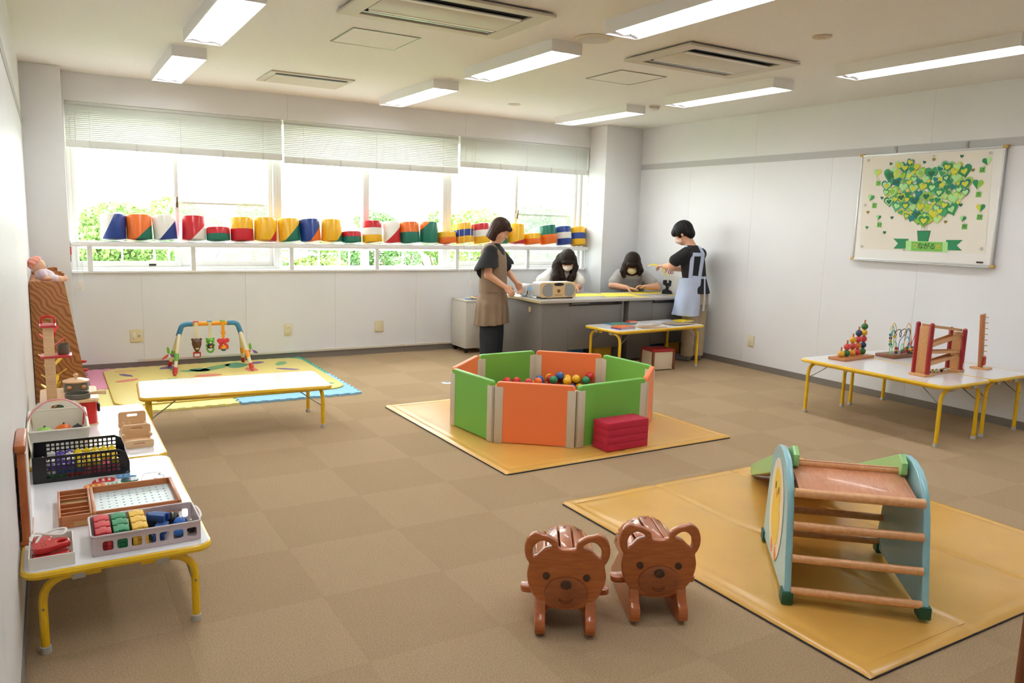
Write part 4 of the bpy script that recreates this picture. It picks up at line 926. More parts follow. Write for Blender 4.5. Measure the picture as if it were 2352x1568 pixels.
for x in (-1, 1):
    for y in (-1, 1):
        MB().box(x*.123-.011, x*.123+.011, y*.108-.011, y*.108+.011, .008, .19).build('corner_post', BRN, sq, bevel=.003); MB().lathe([(.008,0),(.01,.008)], 10, (x*.118, y*.103, 0)).build('foot', WHITE, sq)
MB().box(-.132, .132, -.117, .117, .19, .215).build('cushion', mat('stool_red', (168,34,36), .4), sq, bevel=.01, seg=3)
for k, (x0, x1, y0, y1, z, c, lb) in enumerate([(4.56,4.82,6.6,6.85,.15,(40,110,176),'blue low box under the grey desk with cream edge'),(4.9,5.13,6.52,6.58,.158,(224,176,36),'yellow foam board under the grey desk with cream edge'),(5.66,5.9,6.56,6.76,.165,(30,80,130),'dark blue box under the desk by the whiteboard wall'),(5.93,6.1,6.52,6.6,.16,(220,172,36),'yellow foam board under the desk by the whiteboard wall')]):
    t = thing('storage_box', lb, 'box', ((x0+x1)/2, (y0+y1)/2, 0)); a, b = (x1-x0)/2, (y1-y0)/2; mm = mat('store%d' % k, c, .5)
    MB().box(-a, a, -b, b, 0, z-.02).build('body', mm, t, bevel=.004); MB().box(-a-.003, a+.003, -b-.003, b+.003, z-.02, z).build('lid', mm, t, bevel=.003)

# radio
rd = thing('cd_radio', 'white CD radio with beige front and round grey speakers on the desk', 'radio', (4.46, 6.585, .6805), .02); rd.scale = (1.08, 1.0, .97)
RW = mat('radio_white', (226,226,226), .35); RBg = mat('radio_beige', (226,194,140), .4); RG = mat('radio_grille', (160,158,154), .6, bump=.3, bs=700)
me = shape2d(rrect(-.2, .2, .012, .17, .025), (), .15, .008, XZ); me.transform(Matrix.Translation((0,.085,0))); obj('body', me, RW, rd)
me = shape2d(rrect(-.202, .202, .01, .172, .025), (), .022, .006, XZ); obj('front_panel', me, RBg, rd)
for s in (-1, 1):
    pts = [(s*.118+.07*math.cos(2*PI*k/28), .09+.07*math.sin(2*PI*k/28)) for k in range(28)]; pts = [(max(min(x, s*.118+(.046 if s < 0 else .08)), s*.118-(.046 if s > 0 else .08)), y) for x, y in pts]
    MB().prism(pts, .011, .0145, XZ).build('speaker_grille', RG, rd)
MB().prism([(.058*math.cos(2*PI*k/28), .15+.017*math.sin(2*PI*k/28)) for k in range(28)], .011, .014, XZ).build('display', BLACK, rd)
MB().box(-.045, .045, -.016, -.011, .105, .128).build('cd_flap', RBg, rd, bevel=.003); MB().box(-.04, .04, -.014, -.011, .035, .043).build('button_row', mat('radio_brown', (180,138,84), .5), rd)
MB().lathe([(.02,0),(.02,.002),(.016,.003),(.015,.0)], 24).build('volume_ring', mat('radio_brown', (180,138,84), .5), rd, loc=(0,-.0115,.08), rot=(PI/2,0,0))
for x in (-.15, .15): MB().box(x-.02, x+.02, .0, .12, 0, .012).build('foot', BLACK, rd)
pc = thing('pencil_case', 'clear and white plastic pencil case behind the radio', 'pencil case', (4.25, 6.86, .6830), .15)
me = shape2d(rrect(-.06, .06, .0, .13, .045, 6), (), .12, .01, XZ); obj('pouch', me, mat('case_clear', (224,226,228), .25, trans=.35), pc, (0, 0, 0))
MB().tube([(x, -.066, z) for x, z in rrect(-.058, .058, .003, .128, .045, 6)], .004, 6, closed=True).build('zip', WHITE, pc); MB().box(-.05, .02, -.0665, -.061, .07, .1).build('blue_label', mat('case_blue', (150,196,226), .5), pc); MB().box(-.052, -.04, -.068, -.05, .01, .06).build('dark_pen', BLACK, pc)
# yellow paper on the desks
PY = mat('paper_yellow', (242,222,76), .6); PY2 = mat('paper_pale_yellow', (244,236,170), .6)
def sheet(pts, z, m, lb, nm='paper_sheet', th=.0012):
    cx = sum(a for a, _ in pts)/len(pts); cy = sum(b for _, b in pts)/len(pts)
    tag(MB().prism([(a-cx, b-cy) for a, b in pts], 0, th).build(nm, m, None, loc=(cx, cy, z)), lb, 'paper')
Z6 = .6804
sheet([(4.70,6.72),(5.2,6.70),(5.22,6.98),(4.72,7.0)], Z6, PY, 'yellow paper sheet on the desk in front of the long-haired person')
sheet([(5.10,6.62),(5.56,6.58),(5.62,6.9),(5.3,7.0)], Z6+.0015, PY, 'large yellow paper sheet lying across both desks')
sheet(smooth_poly([(5.38,6.50),(5.55,6.49),(5.62,6.53),(5.52,6.56),(5.42,6.545)], 3), Z6, PY, 'small torn yellow paper piece near the desk front edge')
sheet(smooth_poly([(5.02,6.55),(5.16,6.53),(5.22,6.56),(5.1,6.585)], 3), Z6, PY2, 'pale yellow paper scraps beside the large yellow sheet')
sheet([(5.70,6.8),(6.12,6.8),(6.13,7.03),(5.71,7.035)], Z6, PY, 'yellow paper sheet on the desk near the black cutter')
sheet(smooth_poly([(5.92,6.55),(6.08,6.54),(6.12,6.58),(5.98,6.6)], 3), Z6, PY, 'yellow paper strip at the foot of the black cutter')
sheet([(4.16,6.9),(4.32,6.88),(4.34,7.0),(4.18,7.03)], Z6, mat('paper_white', (240,238,226), .6), 'white paper under the hands of the person in brown apron')
sheet([(4.24,6.92),(4.34,6.9),(4.35,6.96),(4.25,6.98)], Z6+.0015, PY, 'yellow paper piece on the white paper by the pencil case')
tc = thing('tape_cutter', 'tall black desk punch standing on the desk', 'punch', (6.05, 6.73, Z6), -.5)
me = shape2d([(-.05,0),(.06,0),(.06,.03),(.02,.05),(.02,.07),(.045,.095),(.05,.15),(.02,.16),(.02,.125),(-.0,.125),(-.005,.16),(-.045,.155),(-.045,.11),(-.01,.085),(-.012,.06),(-.045,.045)], (), .03, .003, XZ); obj('body', me, BLACK, tc)
MB().box(-.05, .07, -.02, .02, 0, .006).build('base', DARK, tc); MB().cyl((.02,-.02,.085), (.02,.02,.085), .008, n=10).build('pivot', STEEL, tc)

# books on the low table
TB = .4405
def book(x, y, w_, d_, th, rz, c, lb, c2=None):
    t = thing('picture_book', lb, 'book', (x, y, TB), rz, 'books on the low table')
    MB().box(-w_/2, w_/2, -d_/2, d_/2, 0, .0015).box(-w_/2, w_/2, -d_/2, d_/2, th-.0015, th).box(-w_/2, -w_/2+.002, -d_/2, d_/2, .0015, th-.0015).build('cover', mat('book_'+lb[:14], c, .35, rgb2=c2, vs=9) if c2 else mat('book_'+lb[:14], c, .35), t)
    MB().box(-w_/2+.002, w_/2-.003, -d_/2+.003, d_/2-.003, .0015, th-.0015).build('pages', mat('book_pages', (232,228,216), .7), t)
    return t
book(4.80, 5.93, .2, .14, .012, .1, (110,60,140), 'purple picture book under an orange one'); 
b2 = book(4.80, 5.935, .19, .13, .012, .14, (228,112,44), 'orange picture book on top of the purple one'); b2.location.z += .0125
book(4.98, 6.2, .26, .2, .008, .05, (120,170,90), 'flat green and blue picture book at the table back', (50,120,180))
book(5.14, 5.93, .3, .18, .006, .02, (150,112,78), 'large brown picture book lying open', (206,176,140))
book(5.16, 6.24, .1, .07, .014, -.1, (214,72,36), 'small red-orange book near the table back').location.z += .0082
book(5.42, 6.16, .3, .18, .005, .1, (226,224,222), 'white picture book with small dark pictures', (200,198,198))
book(5.60, 6.02, .3, .19, .006, .12, (96,92,100), 'grey and black picture book beside the yellow one', (190,160,120)).location.z += .0052
book(5.76, 6.12, .17, .15, .012, .15, (232,206,40), 'yellow picture book at the table corner').location.z += .0113

# dark wooden post at the near right
dp = thing('wooden_chair', 'dark reddish-brown wooden chair standing off the ochre mat corner', 'chair', (2.163, .874, 0), -.873)
DW = wood('dark_wood', (104,52,26), (132,70,36), .3, 6, (12,12,1.5), .02, .4)
for x, y, ht in ((-.0,.19,.44),(-.0,-.19,.44),(.4,.19,.8),(.4,-.19,.8)): MB().tube([(x, y, 0), (x+(.03 if x else 0), y, ht)], .019, 12).build('leg', DW, dp)
MB().box(.0, .42, -.205, .203, .44, .47).build('seat', DW, dp, bevel=.008); 
for z in (.6, .74): MB().box(.405, .43, -.2, .2, z, z+.07).build('back_rail', DW, dp, bevel=.005)
for y in (-.19, .19): MB().cyl((0, y, .2), (.405, y, .2), .012, n=10).build('stretcher', DW, dp)
# ================================================================== toys on the left-hand tables
T1 = .3004
def on(me, T): me.transform(T); return me
# --- white box with red clappers
cbx = thing('card_box', 'small open white cardboard box of red clappers', 'box', (-.043, 2.858, T1))
WC = mat('card_white', (232,226,216), .6); a, b, h = .064, .10, .04
MB().box(-a, a, -b, b, 0, .003).build('bottom', WC, cbx)
for x in (-a, a-.004): MB().box(x, x+.004, -b, b, .003, h).build('wall', WC, cbx)
for y in (-b, b-.004): MB().box(-a+.004, a-.004, y, y+.004, .003, h).build('wall', WC, cbx)
CR = mat('clapper_red', (196,30,34), .25, coat=.4)
clab = ['red wooden clapper with an oval handle hole, topmost in the white box', 'red wooden clapper lying at the bottom of the white box', 'red dotted wooden clapper head at the back of the white box']
for k, (x, y, z, rz, rx) in enumerate([(-.047, 2.835, .035, .25, .1), (-.048, 2.818, .008, .1, 0), (-.068, 2.913, .024, .5, .05)]):
    t = thing('clapper', clab[k], 'clapper', (x, y, T1+z), 0, 'red clappers', rot=(rx, 0, rz))
    o = smooth_poly([(-.05,.0),(-.045,.03),(-.015,.038),(.005,.028),(.03,.03),(.052,.02),(.058,0),(.052,-.02),(.02,-.026),(-.02,-.03),(-.045,-.024)], 4)
    if k == 2: o = smooth_poly([(-.028,0),(-.02,.024),(.01,.026),(.03,.0),(.012,-.022),(-.016,-.02)], 4)
    hl = [[(.034+.014*math.cos(2*PI*q/14), .009*math.sin(2*PI*q/14)) for q in range(14)]] if k == 0 else []
    obj('plate', on(shape2d(o, hl, .02, .005), Matrix.Translation((0,0,.01))), CR, t)
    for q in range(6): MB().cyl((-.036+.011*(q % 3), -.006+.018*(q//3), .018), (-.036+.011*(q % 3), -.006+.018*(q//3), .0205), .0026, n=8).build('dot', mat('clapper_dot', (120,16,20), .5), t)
tag(MB().tube(spline3([(-.03,-.02,.0),(-.01,.03,.012),(.03,.05,.02),(.06,.04,.022),(.05,.02,.012),(.01,.02,.018),(-.03,.04,.02),(-.04,.0,.01)], 6), .0045, 7, flat=.6).build('cord_loop', mat('cord_white', (236,232,224), .7), None, loc=(-.06, 2.855, T1+.052)), 'white cord looped over the red clappers', 'cord')

# --- baskets
def wallplate(L, Ht, holes, th, rr=.006, bev=.001): return shape2d(rrect(0, L, 0, Ht, rr), holes, th, bev, XZ)
PKM = mat('basket_pink', (246,226,226), .3, trans=.4)
pk = thing('plastic_basket', 'translucent pale pink basket of foam puzzle bars', 'basket', (.24, 2.885, T1)); L, W, h = .335, .2, .068
MB().prism(rrect(-L/2, L/2, -W/2, W/2, .02), 0, .003).build('bottom', PKM, pk)
hol = [rrect(.03+k*.0435, .03+k*.0435+.032, .016, .048, .007) for k in range(7)]
for y in (-W/2, W/2): obj('side_wall', wallplate(L, h, hol, .003, .012), PKM, pk, (-L/2, y, 0))
for x in (-L/2, L/2):
    me = shape2d(rrect(-W/2, W/2, 0, h, .012), [], .003, .001, YZ); obj('end_wall', me, PKM, pk, (x, 0, 0))
MB().tube([(x, y, h) for x, y in rrect(-L/2-.002, L/2+.002, -W/2-.002, W/2+.002, .015)], .004, 6, closed=True).build('rim', PKM, pk)
MB().tube(spline3([(L/2,-.07,h-.002),(L/2+.01,-.05,h-.002),(L/2+.014,0,h-.002),(L/2+.01,.05,h-.002),(L/2,.07,h-.002)], 5), .005, 8, flat=.7).build('grip', PKM, pk)
FB = {'red': (204,52,56), 'green': (46,140,90), 'yellow': (238,190,66), 'blue': (40,80,150)}
def bar(x, y, z, w_, l_, hh, c, rz, lb):
    o = [(-w_/2,-l_/2),(-w_*.2,-l_/2),(-w_*.2,-l_/2+.008),(w_*.2,-l_/2+.008),(w_*.2,-l_/2),(w_/2,-l_/2),(w_/2,l_/2-.006),(w_*.22,l_/2-.006),(w_*.22,l_/2+.004),(-w_*.22,l_/2+.004),(-w_*.22,l_/2-.006),(-w_/2,l_/2-.006)]
    return tag(MB().prism(o, 0, hh).build('foam_bar', mat('bar_'+c, FB[c], .6), None, .002, loc=(x, y, z), rot=(0,0,rz)), lb, 'foam bar', c+' foam puzzle bars')
cols = [('red', .108, 3), ('green', .162, 3), ('yellow', .219, 3)]
for c, x, n in cols:
    for lay in range(3):
        for k in range(n): bar(x, 2.822+k*.0622, T1+.0035+.024*lay, .048, .058, .0235, c, 0, c+' foam puzzle bar stacked in the pink basket')
for k, (x, y, z, rz) in enumerate([(.285,2.93,0,.4),(.27,2.855,0,.2),(.29,2.85,.0242,-.3),(.282,2.925,.0242,.5),(.284,2.90,.0484,.9)]): bar(x, y, T1+.0035+z, .04, .07, .024, 'blue', rz, 'blue foam puzzle bar lying loose in the pink basket')
for k, (x, y, z, r, c, lb) in enumerate([(.335,2.945,.03,.027,(24,24,26),'black ball with yellow star in the pink basket'),(.318,2.92,.075,.0,(0,0,0),''),(.357,2.894,.028,.025,(46,110,200),'bright blue ball in the pink basket'),(.345,2.84,.026,.023,(60,130,216),'light blue ball near the front of the pink basket'),(.3872,2.857,.024,.0195,(30,30,32),'small glossy black ball in the pink basket corner')]):
    if r:
        t = tag(MB().sphere((0,0,0), r, 18, 12).build('toy_ball', mat('tball%d' % k, c, .25, coat=.3), None, loc=(x, y, T1+.003+r), sharp=180), lb, 'ball')
        if k == 0: MB().sphere((0,0,0), r*1.002, 12, 5).build('star_patch', mat('star_yellow', (236,200,30), .4), t, loc=(.004,-.002,.0006)).scale = (.5,.5,1.0)

# --- peg board tray and drawer box
OW = wood('orange_wood', (176,102,54), (198,126,74), .45, 6, (2,14,14))
pt = thing('peg_tray', 'wooden tray with pale blue perforated peg board', 'tray', (.239, 3.25, T1)); a, b, h = .151, .152, .045
for x in (-a, a-.012): MB().box(x, x+.012, -b, b, 0, h).build('side', OW, pt, bevel=.002)
for y in (-b, b-.01): MB().box(-a+.012, a-.012, y, y+.01, 0, h).build('side', OW, pt, bevel=.002)
MB().box(-a+.012, a-.012, -b+.01, b-.01, 0, .003).build('bottom', OW, pt)
ph = [[(-.115+i*.0255+.0042*math.cos(2*PI*q/10), -.115+j*.033+.0042*math.sin(2*PI*q/10)) for q in range(10)] for i in range(10) for j in range(8)]
obj('peg_board', on(shape2d([(-a+.012,-b+.01),(a-.012,-b+.01),(a-.012,b-.01),(-a+.012,b-.01)], ph, .005), Matrix.Translation((0,0,.0175))), mat('peg_blue', (208,224,226), .35), pt)
db = thing('drawer_box', 'small orange wooden box with slats beside the peg tray', 'box', (.033, 3.245, T1)); a, b, h = .054, .153, .045
for x in (-a, a-.008): MB().box(x, x+.008, -b, b, 0, h).build('side', OW, db, bevel=.002)
for y in (-b, b-.008): MB().box(-a+.008, a-.008, y, y+.008, 0, h).build('side', OW, db, bevel=.002)
MB().box(-a+.008, a-.008, -b+.008, b-.008, 0, .004).build('bottom', OW, db)
for k, y in enumerate((-.1, -.05, .005, .06, .105)): MB().box(-a+.008, a-.008, y, y+.006, .004, .038).build('divider', OW, db)
MB().box(-a+.01, a-.01, .012, .055, .02, .03).build('dark_slat', mat('slat_olive', (150,124,78), .5), db); MB().box(-.006, .052, -b-.0008, -b, .004, .02).build('tape', mat('tape_tan', (186,142,84), .4), db)

# --- flat jigsaw
jig = [((.10,3.53),[(-.03,-.04),(.02,-.045),(.03,-.01),(.06,0),(.06,.04),(.0,.05),(-.03,.03),(-.035,0)],(226,120,60),(246,206,120),'orange and yellow jigsaw piece in the flat puzzle'), ((.145,3.60),[(-.05,-.03),(.0,-.02),(.05,-.03),(.06,.02),(.02,.045),(-.03,.03)],(206,60,50),(246,220,214),'red and white checked jigsaw piece in the flat puzzle'), ((.235,3.63),[(-.04,-.025),(.0,-.03),(.03,-.02),(.05,-.025),(.05,.02),(.0,.03),(-.045,.02)],(96,150,206),(150,190,228),'blue jigsaw piece in the flat puzzle'), ((.245,3.565),[(-.035,-.025),(.035,-.025),(.04,.025),(0,.035),(-.035,.028)],(26,110,60),(90,50,120),'green jigsaw piece with purple mark in the flat puzzle'), ((.178,3.532),[(-.03,-.03),(.03,-.035),(.035,.03),(0,.025),(-.03,.03)],(236,236,228),(120,190,150),'pale green and white jigsaw piece in the flat puzzle')]
for (c, P, c1, c2, lb) in jig:
    P = smooth_poly([(x*.8, y*.78) for x, y in P], 4); t = thing('jigsaw_piece', lb, 'jigsaw piece', (*c, T1)); obj('board', on(shape2d(P, (), .004, .0008), Matrix.Translation((0,0,.002))), mat(lb, c1, .3), t)
    x0, x1 = min(q[0] for q in P)*.75, max(q[0] for q in P)*.75; y0, y1 = min(q[1] for q in P)*.6, max(q[1] for q in P)*.6
    for k in range(3): x = x0+(x1-x0)*(k+.5)/3; MB().box(x-.005, x+.005, y0, y1, .0038, .0046).build('printed_stripe', mat(lb+' print', c2, .3), t)
t = thing('jigsaw_piece', 'white outlined jigsaw piece lying right of the coloured ones', 'jigsaw piece', (.34, 3.57, T1)); P = smooth_poly([(-.05,-.04),(-.01,-.05),(.0,-.035),(.03,-.045),(.04,.0),(.02,.015),(.03,.045),(-.03,.05),(-.04,.02)], 4)
obj('sheet', on(shape2d(P, (), .003, .0005), Matrix.Translation((0,0,.0016))), mat('jig_white', (242,242,244), .3), t); MB().tube([(x, y, .0032) for x, y in P], .0011, 5, closed=True).build('outline', BLACK, t)

# --- black basket of linking animals
bb = thing('mesh_basket', 'black square-mesh basket full of coloured linking blocks', 'basket', (.075, 3.795, T1)); L, W, h = .36, .25, .113
hol = [rrect(.05+i*.0187, .05+i*.0187+.0125, .018+j*.0178, .018+j*.0178+.0122, .002, 2) for i in range(15) for j in range(5)]
ow = [(0,0),(L-.02,0),(L,.02),(L,h-.055),(L-.012,h-.015),(L-.04,h),(0,h)]
for y in (-W/2, W/2): obj('side_wall', shape2d(ow, hol, .0035, .0006, XZ), BLACK, bb, (-L/2, y, 0))
obj('end_wall', shape2d(rrect(-W/2, W/2, 0, h, .004), [], .0035, .0006, YZ), BLACK, bb, (-L/2, 0, 0)); obj('end_wall', shape2d(rrect(-W/2, W/2, 0, h-.06, .004), [], .0035, .0006, YZ), BLACK, bb, (L/2, 0, 0))
MB().prism(rrect(-L/2, L/2, -W/2, W/2, .01), 0, .004).build('bottom', BLACK, bb)
LK = {'green': (40,150,60), 'red': (222,38,44), 'pink': (224,98,136), 'blue': (40,92,176), 'white': (232,230,222), 'yellow': (240,214,36), 'purple': (100,76,170)}
lrn = random.Random(3)
bar_me = {}
for c in LK:
    s = MB().box(-.014, .014, -.009, .009, 0, .02); s.sphere((.0,0,.022), (.007,.007,.006), 10, 6); s.sphere((-.0135,0,.012), (.006,.006,.006), 10, 6); me = s.mesh(.002); me.materials.append(mat('link_'+c, LK[c], .35)); me.name = 'linking_block'; bar_me[c] = me
for lay in range(3):
    for i in range(9):
        for j in range(6):
            x = -.145+i*.034; y = -.098+j*.039
            c = ('green' if i < 3 else 'red' if i < 5 else 'pink') if lay == 0 else ('white' if i < 2 else 'blue' if i < 5 else 'pink') if lay == 1 else (['white','purple'][lrn.random() < .6] if i < 4 else 'yellow')
            if lay == 2 and (i < 1 or lrn.random() < .25): continue
            o = obj('linking_block', bar_me[c], None, None, (.075+x, 3.795+y, T1+.0045+.0215*lay), (0, 0, lrn.uniform(-.05,.05))); tag(o, c+' plastic linking block heaped in the black mesh basket', 'linking block', c+' linking blocks')

# --- white basket with pink handle
WB = mat('basket_ivory', (236,230,214), .4)
wk = thing('shopping_basket', 'ivory plastic basket with pink handle and toy fruit', 'basket', (-.005, 4.27, T1)); L, W, h = .236, .44, .128
def wallq(p, q, h0, h1, hole=None):
    pass
for s in (-1, 1):
    MB().prism([(-W/2*.86,0),(W/2*.86,0),(W/2,h),(-W/2,h)], -.0015, .0015, Matrix.Translation((s*L/2*.93,0,0)) @ Matrix.Rotation(s*.13, 4, 'Y') @ YZ).build('side_wall', WB, wk)
ov = [(.03*math.cos(2*PI*k/20), h+.012+.012*math.sin(2*PI*k/20)) for k in range(20)]
obj('end_wall', shape2d([(-L/2*.86,0),(L/2*.86,0),(L/2,h),(-L/2,h)], [], .003, .0006, XZ), WB, wk, (0, -W/2*.93, 0)).rotation_euler = (-.13*-1, 0, 0)
obj('end_wall', shape2d([(-L/2*.86,0),(L/2*.86,0),(L/2,h),(L/2*.7,h+.04),(-L/2*.7,h+.04),(-L/2,h)], [ov], .003, .0006, XZ), WB, wk, (0, W/2*.93, 0)).rotation_euler = (-.13, 0, 0)
MB().prism(rrect(-L/2*.86, L/2*.86, -W/2*.86, W/2*.86, .01), 0, .003).build('bottom', WB, wk)
MB().tube([(x, y, h) for x, y in rrect(-L/2-.003, L/2+.003, -W/2-.003, W/2+.003, .02)], .0055, 8, closed=True).build('rim', WB, wk)
MB().tube(spline3([(-L/2-.004,0,h-.03),(-L/2-.004,0,h+.01),(-L/2+.02,0,h+.05),(-.05,0,h+.088),(0,0,h+.098),(.05,0,h+.088),(L/2-.02,0,h+.05),(L/2+.004,0,h+.01),(L/2+.004,0,h-.03)], 5), .006, 8, flat=.75).build('handle', mat('handle_pink', (236,160,164), .35), wk)
for k, (x, y, r, c, lb) in enumerate([(-.065,4.33,.04,(150,206,90),'green toy apple in the ivory basket'),(.017,4.345,.042,(238,116,36),'orange toy fruit in the ivory basket'),(.078,4.42,.028,(40,40,56),'dark toy eggplant in the ivory basket')]):
    t = thing('toy_fruit', lb, 'toy fruit', (x, y, T1+.003)); MB().sphere((0,0,r), (r, r, r*.92), 18, 12).build('flesh', mat('fruit%d' % k, c, .4), t, sharp=180); MB().cyl((0,0,r*1.85), (.003,0,r*2.1), .004, n=8).build('stem', mat('fruit_stem', (70,90,50), .6), t)
t = thing('toy_scissors', 'small black toy tongs lying in the ivory basket', 'toy tongs', (-.01, 4.415, T1+.003), 1.57)
for s in (-1, 1): MB().tube([(s*.004,-.05,.01), (s*.012,0,.012), (s*.004,.05,.012)], .004, 6).build('arm', BLACK, t)

# --- toy kitchen
tk = thing('toy_kitchen', 'wooden toy kitchen with red oven drum and tall post', 'toy kitchen', (.055, 4.77, T1)); kb = .13
MB().prism(rrect(-.137, .135, -.185, .19, .025), kb, kb+.014).build('counter', WN_, tk, bevel=.003)
MB().box(-.13, -.085, -.165, -.145, 0, kb).build('leg_panel', WN_, tk, bevel=.002); MB().box(-.13, -.085, .15, .17, 0, kb).build('leg_panel', WN_, tk, bevel=.002)
RD = mat('oven_red', (206,28,24), .3, coat=.2)
MB().prism(rrect(.03, .125, -.17, .17, .045, 8), .006, kb).build('oven_drum', RD, tk); MB().prism(rrect(.026, .129, -.174, .174, .045, 8), 0, .008).build('oven_base', WN_, tk)
MB().box(.126, .14, -.12, -.06, .06, .105).build('oven_handle', BLACK, tk, bevel=.006)
MB().box(-.104, -.056, -.135, -.09, kb+.014, kb+.40).build('post', WN_, tk, bevel=.004)
RB = mat('shelf_red', (200,52,58), .3, coat=.3)
MB().prism(rrect(-.118, -.042, -.15, -.03, .01), kb+.40, kb+.412).build('top_board', RB, tk, bevel=.003); MB().prism(rrect(-.12, .022, -.145, -.03, .012), kb+.238, kb+.25).build('shelf_board', RB, tk, bevel=.003)
MB().tube(spline3([(-.11,-.05,kb+.412),(-.108,-.05,kb+.44),(-.08,-.05,kb+.448),(-.052,-.05,kb+.44),(-.05,-.05,kb+.412)], 4), .006, 8).build('top_loop', RD, tk)
GM = mat('toy_metal', (112,110,98), .4, metal=.3); GMI = mat('toy_metal_inner', (78,82,86), .4)
def pot(loc, r, hh, lb, lid=False, handle=None):
    t = thing('toy_pot', lb, 'toy pot', loc)
    MB().lathe([(r*.9,0),(r,.004),(r*1.02,hh),(r*.96,hh),(r*.93,.006),(.001,.005)], 32).build('pot_body', GM, t)
    if lid:
        MB().lathe([(r*1.05,hh),(r*1.06,hh+.006),(r*.6,hh+.016),(.001,hh+.018)], 32).build('lid', WN_, t); MB().lathe([(.008,hh+.016),(.008,hh+.026),(.014,hh+.036),(.008,hh+.044),(.001,hh+.045)], 16).build('lid_knob', WN_, t)
        for s in (-1, 1): MB().sphere((s*r*.55, -r*.9, hh*.55), (.012,.012,.01), 12, 8).build('side_knob', WL_, t)
    if handle: MB().tube([(r*.9,0,hh*.8), (r+.03,0,hh*.85), (r+.075,.0,hh*.8)], [.007,.009,.012], 10).build('handle', WN_, t)
pot((.092, 4.862, T1+kb+.0145), .062, .05, 'toy stock pot with wooden lid on the toy kitchen', lid=True); pot((.092, 4.652, T1+kb+.0145), .06, .026, 'toy frying pan with wooden handle on the toy kitchen', handle=True); pot((.04, 4.695, T1+kb+.2505), .028, .052, 'small grey toy cup on the red kitchen shelf')

# --- natural wood play trays
def tray(y0, y1, z_back, z_front, lb, extra):
    t = thing('wooden_tray', lb, 'tray', (.333, (y0+y1)/2, T1)); d = (y1-y0)/2
    hb = [rrect(-.025, .025, z_back-.026, z_back-.013, .006)]
    obj('back_board', shape2d(rrect(-.066, .066, 0, z_back, .014), hb, .01, .002, XZ), WN_, t, (0, d-.005, 0)); 
    hf = [rrect(-.03, .02, z_front*.45, z_front*.62, .003)] if z_front < .05 else [rrect(-.022, .022, z_front-.026, z_front-.014, .005)]
    obj('front_board', shape2d(rrect(-.062, .062, 0, z_front, .01), hf, .01, .002, XZ), WN_, t, (0, -d+.005, 0))
    MB().box(-.06, .06, -d+.01, d-.01, 0, .008).build('floor_board', WN_, t); MB().cyl((-.062, d-.02, .03), (-.062, d+.0-.06, .03), .008, n=10).build('peg', WN_, t); MB().cyl((.06, d-.02, .03), (.06, d-.06, .03), .008, n=10).build('peg', WN_, t)
tray(4.055, 4.235, .075, .038, 'natural wooden play tray with a slotted low front board', 0); tray(4.25, 4.46, .092, .06, 'natural wooden play tray with tall handle board and wooden cup', 1)
t = thing('wooden_cup', 'small wooden cup standing in the tall wooden tray', 'cup', (.301, 4.393, T1+.008)); MB().lathe([(.014,0),(.019,.045),(.016,.045),(.011,.006),(.001,.005)], 18).build('cup_body', WN_, t); MB().tube([(.016,0,.03), (.026,0,.025), (.016,0,.012)], .003, 6).build('cup_handle', WN_, t)
for y, lb in ((4.35, 'round wooden plate in the tall wooden tray'), (4.145, 'round wooden plate in the low wooden tray')):
    t = thing('wooden_plate', lb, 'plate', (.34, y, T1+.0085)); MB().lathe([(.02,0),(.034,.006),(.036,.01),(.032,.008),(.001,.003)], 26).build('dish', WN_, t); MB().lathe([(.0365,.0095),(.038,.011),(.036,.0115)], 26).build('dish_rim', WL_, t)
t = thing('wooden_knife', 'red-brown wooden toy knife in the low wooden tray', 'toy knife', (.325, 4.10, T1+.0195), .15); MB().prism([(-.05,-.006),(.01,-.007),(.012,.007),(-.045,.008)], 0, .006).build('blade', mat('knife_red', (150,70,44), .4), t); MB().box(.01, .055, -.006, .006, 0, .007).build('grip', WT_, t, bevel=.002)

# --- standing wooden activity frame by the wall
fr = thing('activity_frame', 'orange-brown wooden bead frame standing edge-on by the left wall', 'toy', (-.117, 3.0, T1)); OB = wood('frame_wood', (168,86,36), (190,106,52), .4, 6, (14,14,2))
MB().box(-.012, .012, -.01, .014, .012, .325).build('post', OB, fr, bevel=.002); MB().box(-.012, .012, .2, .224, .012, .325).build('post', OB, fr, bevel=.002)
MB().box(-.019, .016, -.02, .235, .325, .352).build('top_beam', OB, fr, bevel=.008); MB().box(-.018, .018, -.015, .23, 0, .014).build('foot_beam', OB, fr, bevel=.003)
MB().box(.012, .015, .0, .21, .02, .32).build('white_panel', WHITE, fr)
for k in range(6):
    z = .045+.045*k; MB().cyl((-.004, .012, z), (-.004, .202, z), .003, n=8).build('rod', STEEL, fr)
    for q in range(6): MB().sphere((-.006, .03+.03*q, z), (.012,.013,.014), 10, 7).build('bead', mat('fbead%d' % ((k+q//2) % 3), [(34,100,60),(190,40,40),(226,180,40)][(k+q//2) % 3], .35), fr, sharp=180)

